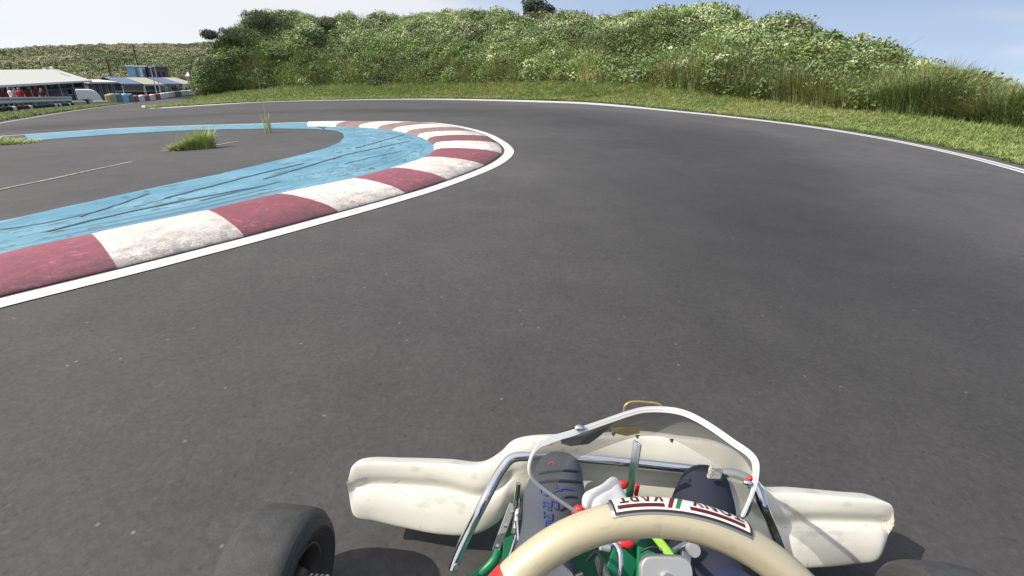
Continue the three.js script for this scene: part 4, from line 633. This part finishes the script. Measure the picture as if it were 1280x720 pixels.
// wheels
const axleZ = -0.585;
function wheel(x, z, w, rad, side, steer, name) { // side: +1 hub towards +x
  const t = new THREE.Group(); t.name = name; t.position.set(x - K.position.x, rad, z - K.position.z); t.rotation.y = steer; K.add(t);
  const put = (nm, g, m) => { const o = shadow(new THREE.Mesh(g, m)); o.name = nm; t.add(o); return o; }, lat = (pts, seg = 56) => new THREE.LatheGeometry(pts.map((p) => new THREE.Vector2(...p)), seg).rotateZ(-Math.PI / 2);
  const h = w / 2;
  const tread = lat([[rad - 0.010, -h + 0.006], [rad - 0.003, -h + 0.014], [rad, -h + 0.028], [rad + 0.001, 0], [rad, h - 0.028], [rad - 0.003, h - 0.014], [rad - 0.010, h - 0.006]], 64); { const uv = tread.attributes.uv; for (let i = 0; i < uv.count; i++) uv.setXY(i, uv.getX(i) * 6, uv.getY(i)); }
  put('tread', tread, KM.tread);
  for (const s of [-1, 1]) put('sidewall', lat([[rad - 0.010, s * (h - 0.006)], [rad - 0.018, s * (h + 0.001)], [rad - 0.030, s * (h + 0.003)], [rad - 0.032, s * (h + 0.0055)], [rad - 0.035, s * (h + 0.003)], [rad - 0.050, s * (h - 0.003)], [rad - 0.060, s * (h - 0.012)], [rad - 0.066, s * (h - 0.014)]]), KM.rubber);
  put('rim', merge([lat([[rad - 0.064, -h + 0.012], [rad - 0.060, -h + 0.008], [rad - 0.067, -h + 0.010], [rad - 0.075, -h + 0.03], [rad - 0.078, 0], [rad - 0.075, h - 0.03], [rad - 0.067, h - 0.010], [rad - 0.060, h - 0.008], [rad - 0.064, h - 0.012]]), lat([[rad - 0.076, -side * 0.012], [0.03, -side * 0.02], [0.02, -side * 0.02]])]), KM.magnesium);
  put('hub', lat([[0.0, side * (h - 0.01)], [0.019, side * (h - 0.01)], [0.024, side * (h - 0.02)], [0.026, -side * 0.018]]), KM.magnesium);
  for (let k = 0; k < 4; k++) put('spacer_ring', new THREE.TorusGeometry(0.0125, 0.0032, 10, 28).rotateY(Math.PI / 2).translate(side * (h + 0.0 + k * 0.010), 0, 0), k === 3 ? KM.alu : KM.steel);
  put('stub_axle', new THREE.CylinderGeometry(0.0115, 0.0115, 0.11, 18).rotateZ(Math.PI / 2).translate(side * (h + 0.03), 0, 0), KM.steel);
  return t;
}
wheel(-0.418, axleZ, 0.126, 0.127, 1, -0.06, 'front_wheel'); wheel(0.772, axleZ + 0.075, 0.126, 0.127, -1, -0.06, 'front_wheel');
wheel(-0.40, 0.52, 0.20, 0.139, 1, 0, 'rear_wheel'); wheel(0.74, 0.52, 0.20, 0.139, -1, 0, 'rear_wheel');
mesh('rear_axle', rod(V(-0.36, 0.139, 0.52), V(0.70, 0.139, 0.52), 0.02), KM.steel, K);
{ // frame
  for (const s of [-1, 1]) {
    mesh('frame_rail', tube([V(KX + s * 0.13, 0.055, -0.80), V(KX + s * 0.15, 0.055, -0.6), V(KX + s * 0.21, 0.055, -0.4), V(KX + s * 0.30, 0.055, -0.1), V(KX + s * 0.30, 0.06, 0.3), V(KX + s * 0.27, 0.07, 0.75)], 0.015, 60, 12), KM.green, K);
    mesh('spindle_yoke', merge([box(0.04, 0.016, 0.04, KX + s * 0.45, 0.085, axleZ + 0.06), box(0.04, 0.016, 0.04, KX + s * 0.45, 0.135, axleZ + 0.06), rod(V(KX + s * 0.45, 0.08, axleZ + 0.06), V(KX + s * 0.45, 0.15, axleZ + 0.06), 0.008)]), KM.green, K);
  }
  mesh('front_cross_tube', tube([V(KX - 0.45, 0.11, axleZ + 0.06), V(KX - 0.24, 0.075, axleZ + 0.03), V(KX, 0.07, axleZ - 0.02), V(KX + 0.24, 0.075, axleZ + 0.03), V(KX + 0.45, 0.11, axleZ + 0.06)], 0.015, 50, 12), KM.green, K);
  mesh('nose_tube', tube([V(KX - 0.13, 0.055, -0.80), V(KX - 0.10, 0.055, -0.85), V(KX + 0.10, 0.055, -0.85), V(KX + 0.13, 0.055, -0.80)], 0.014, 30, 12), KM.green, K);
  mesh('floor_tray', new RoundedBoxGeometry(0.34, 0.004, 0.62, 2, 0.0019).translate(KX, 0.036, -0.48), KM.greenTray, K);
  for (const s of [-1, 1]) mesh('tie_rod', rod(V(KX + s * 0.02, 0.15, -0.60), V(KX + s * 0.40, 0.11, axleZ + 0.10), 0.0055), KM.steel, K);
  for (const s of [-1, 1]) mesh('column_support', rod(V(KX + s * 0.10, 0.06, -0.50), V(0.15, 0.40, -0.34), 0.008), KM.green, K);
  // flat bar and pedal linkage left of the left boot
  const bar = (a, b, w, t, m, nm) => { const d = b.clone().sub(a), g = new RoundedBoxGeometry(w, d.length(), t, 2, t * 0.3); g.applyQuaternion(new THREE.Quaternion().setFromUnitVectors(V(0, 1, 0), d.clone().normalize())); const c = a.clone().add(b).multiplyScalar(0.5); return mesh(nm, g.translate(c.x, c.y, c.z), m, K); };
  bar(A(619, 690, .10), A(641, 630, .13), 0.016, 0.006, KM.grey, 'side_strut');
  mesh('bracket', tube([A(590, 724, .06), A(606, 712, .07), A(618, 699, .085), A(623, 686, .10)], 0.011, 24, 10), KM.green, K);
  for (const [p, q, r] of [[[643, 640, .12], [648, 604, .19], 0.006], [[636, 700, .10], [646, 668, .11], 0.004], [[650, 690, .09], [647, 650, .13], 0.007]]) mesh('brake_rod', rod(A(...p), A(...q), r), KM.chrome, K);
  mesh('cylinder', rod(A(645, 668, .10), A(649, 630, .13), 0.011, 0.009, 14), KM.steel, K); mesh('clevis', rod(A(643, 676, .09), A(660, 668, .09), 0.008), KM.steel, K);
  mesh('left_pedal', tube([A(652, 604, .10), A(656, 592, .16), A(664, 585, .19), A(690, 584, .20), A(715, 587, .20)], 0.006, 30, 10), KM.chrome, K);
  mesh('right_pedal', tube([A(930, 618, .10), A(918, 604, .18), A(890, 600, .20), A(862, 598, .20)], 0.006, 30, 10), KM.chrome, K);
  mesh('pedal_pad', new RoundedBoxGeometry(0.026, 0.03, 0.008, 2, 0.003).translate(...A(894, 590, .325).toArray()), KM.cream, K);
  mesh('cross_bar', rod(A(770, 612, .13), A(870, 620, .13), 0.006), KM.steel, K);
  for (const x of [806, 813, 820]) mesh('spring', rod(A(x, 616, .14), A(x - 2, 640, .10), 0.004), KM.steel, K);
  // white tank with red cap ring in front of the wheel
  const tk = mesh('fuel_tank', blob([[A(767, 604, .29), 0.006, A(744, 628, .27), 0.024], [A(767, 604, .29), 0.006, A(782, 640, .25), 0.016], [A(767, 606, .285), 0.006, A(762, 640, .25), 0.030], [A(745, 632, .25), 0.024, A(784, 644, .24), 0.020], [A(745, 655, .20), 0.030, A(785, 660, .19), 0.030]], 0.006, 60, A(742, 630, .26).add(V(-0.09, -0.09, -0.09)), A(785, 640, .24).add(V(0.09, 0.10, 0.10))), KM.white, K);
  sub('red_collar', (() => { const a = A(722, 636, .27), b = A(741, 652, .25); return tube([a.clone().add(V(-0.004, -0.012, 0)), a, a.clone().lerp(b, 0.5).add(V(0.0, 0.004, 0.004)), b], 0.008, 20, 10); })(), KM.red, tk);
  mesh('red_knob', new THREE.SphereGeometry(0.010, 16, 10).scale(1.1, 1, 0.8).translate(...A(778, 606, .25).toArray()), KM.red, K);
  mesh('red_clip', new RoundedBoxGeometry(0.008, 0.03, 0.008, 2, 0.002).translate(...A(796, 612, .22).toArray()), KM.red, K);
  // under the wheel: green bracket plates, chrome lever, neon fuel line, red fitting
  bar(A(771, 725, .20), A(783, 690, .20), 0.05, 0.008, KM.green, 'column_plate'); bar(A(815, 730, .22), A(815, 691, .22), 0.055, 0.008, KM.green, 'column_plate');
  mesh('gear_lever', tube([A(757, 683, .36), A(768, 680, .36), A(774, 688, .36), A(776, 705, .35), A(774, 730, .33)], 0.0045, 30, 10), KM.chrome, K); mesh('lever_nut', new THREE.CylinderGeometry(0.006, 0.006, 0.014, 6).rotateZ(1.3).translate(...A(756, 684, .36).toArray()), KM.alu, K);
  mesh('red_fitting', new THREE.SphereGeometry(0.012, 16, 10).scale(1.3, 0.7, 1).translate(...A(781, 677, .34).toArray()), KM.red, K);
  mesh('fuel_line', tube([A(812, 662, .33), A(822, 674, .34), A(836, 692, .36), A(848, 712, .37), A(856, 735, .37)], 0.0065, 30, 12), KM.neon, K);
  mesh('throttle_link', rod(A(842, 688, .26), A(862, 676, .26), 0.004), KM.steel, K); mesh('link_end', new THREE.CylinderGeometry(0.011, 0.011, 0.014, 18).rotateX(0.9).translate(...A(866, 687, .26).toArray()), KM.alu, K);
  bar(A(856, 724, .24), A(858, 692, .24), 0.016, 0.006, KM.white, 'bracket');
  for (const [r, ...pts] of [[0.0028, [905, 668, .16], [880, 655, .19], [858, 668, .20], [838, 700, .20]], [0.0025, [655, 700, .10], [664, 676, .12], [672, 655, .13], [662, 632, .15]], [0.003, [735, 700, .22], [745, 690, .24], [752, 700, .25], [748, 730, .26]], [0.0022, [800, 690, .26], [815, 684, .27], [838, 690, .27], [852, 712, .27]]]) mesh('cable', tube(pts.map((p) => A(...p)), r, 30, 8), KM.black, K);
  for (const [x, y, h] of [[622, 683, .115], [632, 657, .13], [640, 640, .14]]) mesh('bolt', new THREE.CylinderGeometry(0.004, 0.004, 0.006, 6).translate(...A(x, y, h).toArray()), KM.chrome, K);
  mesh('hose_clamp', new THREE.TorusGeometry(0.0078, 0.0018, 8, 18).rotateX(0.8).translate(...A(832, 687, .355).toArray()), KM.steel, K);
  // seat shell and rear bumper behind the camera
  mesh('seat', grid(20, 16, (u, v) => { const a = lerp(-1.25, 1.25, u), w = 0.19 + 0.02 * v; return V(KX - 0.03 + Math.sin(a) * w, 0.07 + (v < 0.4 ? 0.02 : (v - 0.4) * 0.72) + (1 - Math.cos(a)) * 0.15, lerp(-0.06, 0.42, v) - (v > 0.5 ? (1 - Math.cos(a)) * 0.18 : 0)); }), KM.black, K);
  mesh('rear_bumper', tube([V(KX - 0.5, 0.14, 0.74), V(KX - 0.4, 0.14, 0.78), V(KX + 0.4, 0.14, 0.78), V(KX + 0.5, 0.14, 0.74)], 0.012, 30, 10), KM.chrome, K);
}
{ // the driver: one body, boots and helmet as its children
  const denim = std([0.022, 0.030, 0.075], 0.85, { bumpMap: noiseTex(0, 1, 361, 30), bumpScale: 0.003 }), suede = std([0.115, 0.127, 0.155], 0.85, { map: noiseTex(0.8, 1, 363, 14) }), bootShadeAndSeams = std([0.022, 0.024, 0.042], 0.85), ink = std([0.04, 0.07, 0.24], 0.6);  // right boot is the same suede, its shade painted into a darker colour
  const D = thing('person', 'driver in dark blue trousers and grey boots seated in the kart', 'person', V(KX, 0, 0.1));
  const hipL = V(0.06, 0.20, 0.16), hipR = V(0.26, 0.20, 0.16), kL = V(-0.055, 0.40, -0.26), kR = V(0.40, 0.40, -0.26), aL = V(0.075, 0.145, -0.605), aR = V(0.375, 0.145, -0.615);
  const shL = V(-0.06, 0.66, 0.28), shR = V(0.34, 0.66, 0.28), eL = V(-0.19, 0.46, 0.13), eR = V(0.46, 0.45, 0.13), wL = V(-0.055, 0.50, -0.10), wR = V(0.30, 0.50, -0.10);
  const caps = [[hipL, 0.10, hipR, 0.10], [V(0.16, 0.22, 0.2), 0.13, V(0.15, 0.52, 0.30), 0.14], [shL, 0.075, shR, 0.075], [V(0.14, 0.62, 0.29), 0.11, V(0.13, 0.74, 0.25), 0.06], [hipL, 0.09, kL, 0.066], [kL, 0.064, aL, 0.044], [hipR, 0.09, kR, 0.066], [kR, 0.064, aR, 0.044], [shL, 0.065, eL, 0.05], [eL, 0.048, wL, 0.034], [shR, 0.065, eR, 0.05], [eR, 0.048, wR, 0.034]];
  mesh('body', blob(caps, 0.018, 100, V(-0.3, 0.02, -0.68), V(0.56, 0.86, 0.46)), denim, D);
  const hand = (w, s, nm) => { // glove closed round the rim
    const c = [[w, 0.03, w.clone().add(V(s * 0.0, 0.018, -0.03)), 0.03]], b = w.clone().add(V(0, 0.03, -0.045)); for (let k = 0; k < 4; k++) { const o = b.clone().add(V(-s * 0.012, 0.022 - k * 0.018, -0.005 - k * 0.012)), m = o.clone().add(V(-s * -0.03, 0.012, -0.016)), e = m.clone().add(V(s * 0.012, -0.02 - 0.002 * k, 0.012)); c.push([o, 0.0105, m, 0.0095], [m, 0.0095, e, 0.0085]); } const th0 = w.clone().add(V(-s * 0.028, 0.015, -0.015)), th1 = th0.clone().add(V(-s * 0.006, 0.035, -0.025)); c.push([th0, 0.012, th1, 0.0095]);
    return blob(c, 0.006, 44, w.clone().add(V(-0.09, -0.07, -0.12)), w.clone().add(V(0.09, 0.1, 0.05))); };
  mesh('glove', hand(wL, -1), KM.black, D); mesh('glove', hand(wR, 1), KM.black, D);
  const boot = (ank, toe, mat, pts) => { const heel = V(ank.x, 0.065, ank.z - 0.005), ball = toe.clone().lerp(heel, 0.28); return blob([[V(ank.x, ank.y + 0.06, ank.z + 0.06), 0.050, ank, 0.049], [ank, 0.047, heel, 0.040], [heel, 0.036, ball, 0.046], [V(ball.x - 0.014, ball.y, ball.z), 0.036, V(toe.x - 0.012, toe.y - 0.02, toe.z), 0.030], [V(ball.x + 0.014, ball.y, ball.z), 0.036, V(toe.x + 0.012, toe.y - 0.02, toe.z), 0.030], [ank, 0.047, ball, 0.046]], 0.012, 64, V(ank.x - 0.16, -0.01, toe.z - 0.12), V(ank.x + 0.16, 0.36, ank.z + 0.14)); };
  const tL = A(700, 579, .295), tR = A(884, 596, .28);
  const bl = mesh('boot', boot(aL, tL), suede, D); const br = mesh('boot', boot(aR, tR), bootShadeAndSeams, D); br.userData.label = 'right boot of the same suede with shade painted into its dark colour'; bl.userData.label = 'grey left boot with blue lettering';
  // blue printed letters down the instep of the grey boot: thin raised prints
  scene.updateMatrixWorld(true); const rc = new THREE.Raycaster();
  const onBoot = (px, py) => { rc.set(V(0, EYE, 0), ray(px, py).normalize()); const h = rc.intersectObject(bl, false)[0]; return h && h.point.addScaledVector(rc.ray.direction, -0.0012); };
  const let1 = (px, py, w, h, k) => [[[-1, -1], [-1, 1]], [[-1, 1], [1, 1]], [[1, 1], [1, -1]], [[-1, 0], [1, 0]], [[0, -1], [1, -1]]].filter((_, i) => (k + i) % 4 !== 0).map(([a, b]) => { const p = onBoot(px + a[0] * w, py - a[1] * h + a[0] * 1.5), q = onBoot(px + b[0] * w, py - b[1] * h + b[0] * 1.5); return p && q ? rod(p, q, 0.0018, 0.0018, 5) : null; }).filter(Boolean);
  const across = (x0, x1, y0, y1, r, mat, nm) => { const P4 = []; for (let i = 0; i <= 10; i++) { const q = onBoot(lerp(x0, x1, i / 10), lerp(y0, y1, i / 10) - 3 * Math.sin(i / 10 * Math.PI)); if (q) P4.push(q); } if (P4.length > 3) sub(nm, tube(P4, r, 24, 6), mat, bl); };
  across(674, 728, 592, 590, 0.0022, bootShadeAndSeams, 'toe_seam'); across(669, 733, 604, 604, 0.0026, bootShadeAndSeams, 'seam'); across(690, 716, 616, 612, 0.002, ink, 'lace'); across(696, 722, 626, 622, 0.002, bootShadeAndSeams, 'lace'); across(700, 724, 638, 634, 0.002, bootShadeAndSeams, 'lace'); across(686, 694, 581, 581, 0.002, KM.red, 'tag');
  sub('lettering', merge([let1(680, 614, 4, 4, 1), let1(684, 632, 5, 4, 2), let1(685, 645, 5, 4, 3), let1(693, 631, 4, 4, 5), let1(687, 656, 5, 3, 6), let1(698, 610, 3, 2, 3)].flat()), ink, bl);
  // helmet just behind and below the lens it carries
  const hs = mesh('helmet', new THREE.SphereGeometry(0.125, 32, 24).scale(0.95, 1.08, 1.12).translate(0.10, 0.83, 0.19), KM.white, D); sub('visor', new THREE.SphereGeometry(0.128, 32, 12, 2.2, 1.9, 1.25, 0.55).scale(0.95, 1.08, 1.12).rotateY(Math.PI * 1.5).rotateY(0).translate(0.10, 0.83, 0.19), KM.black, hs);
}

renderer.render(scene, camera);
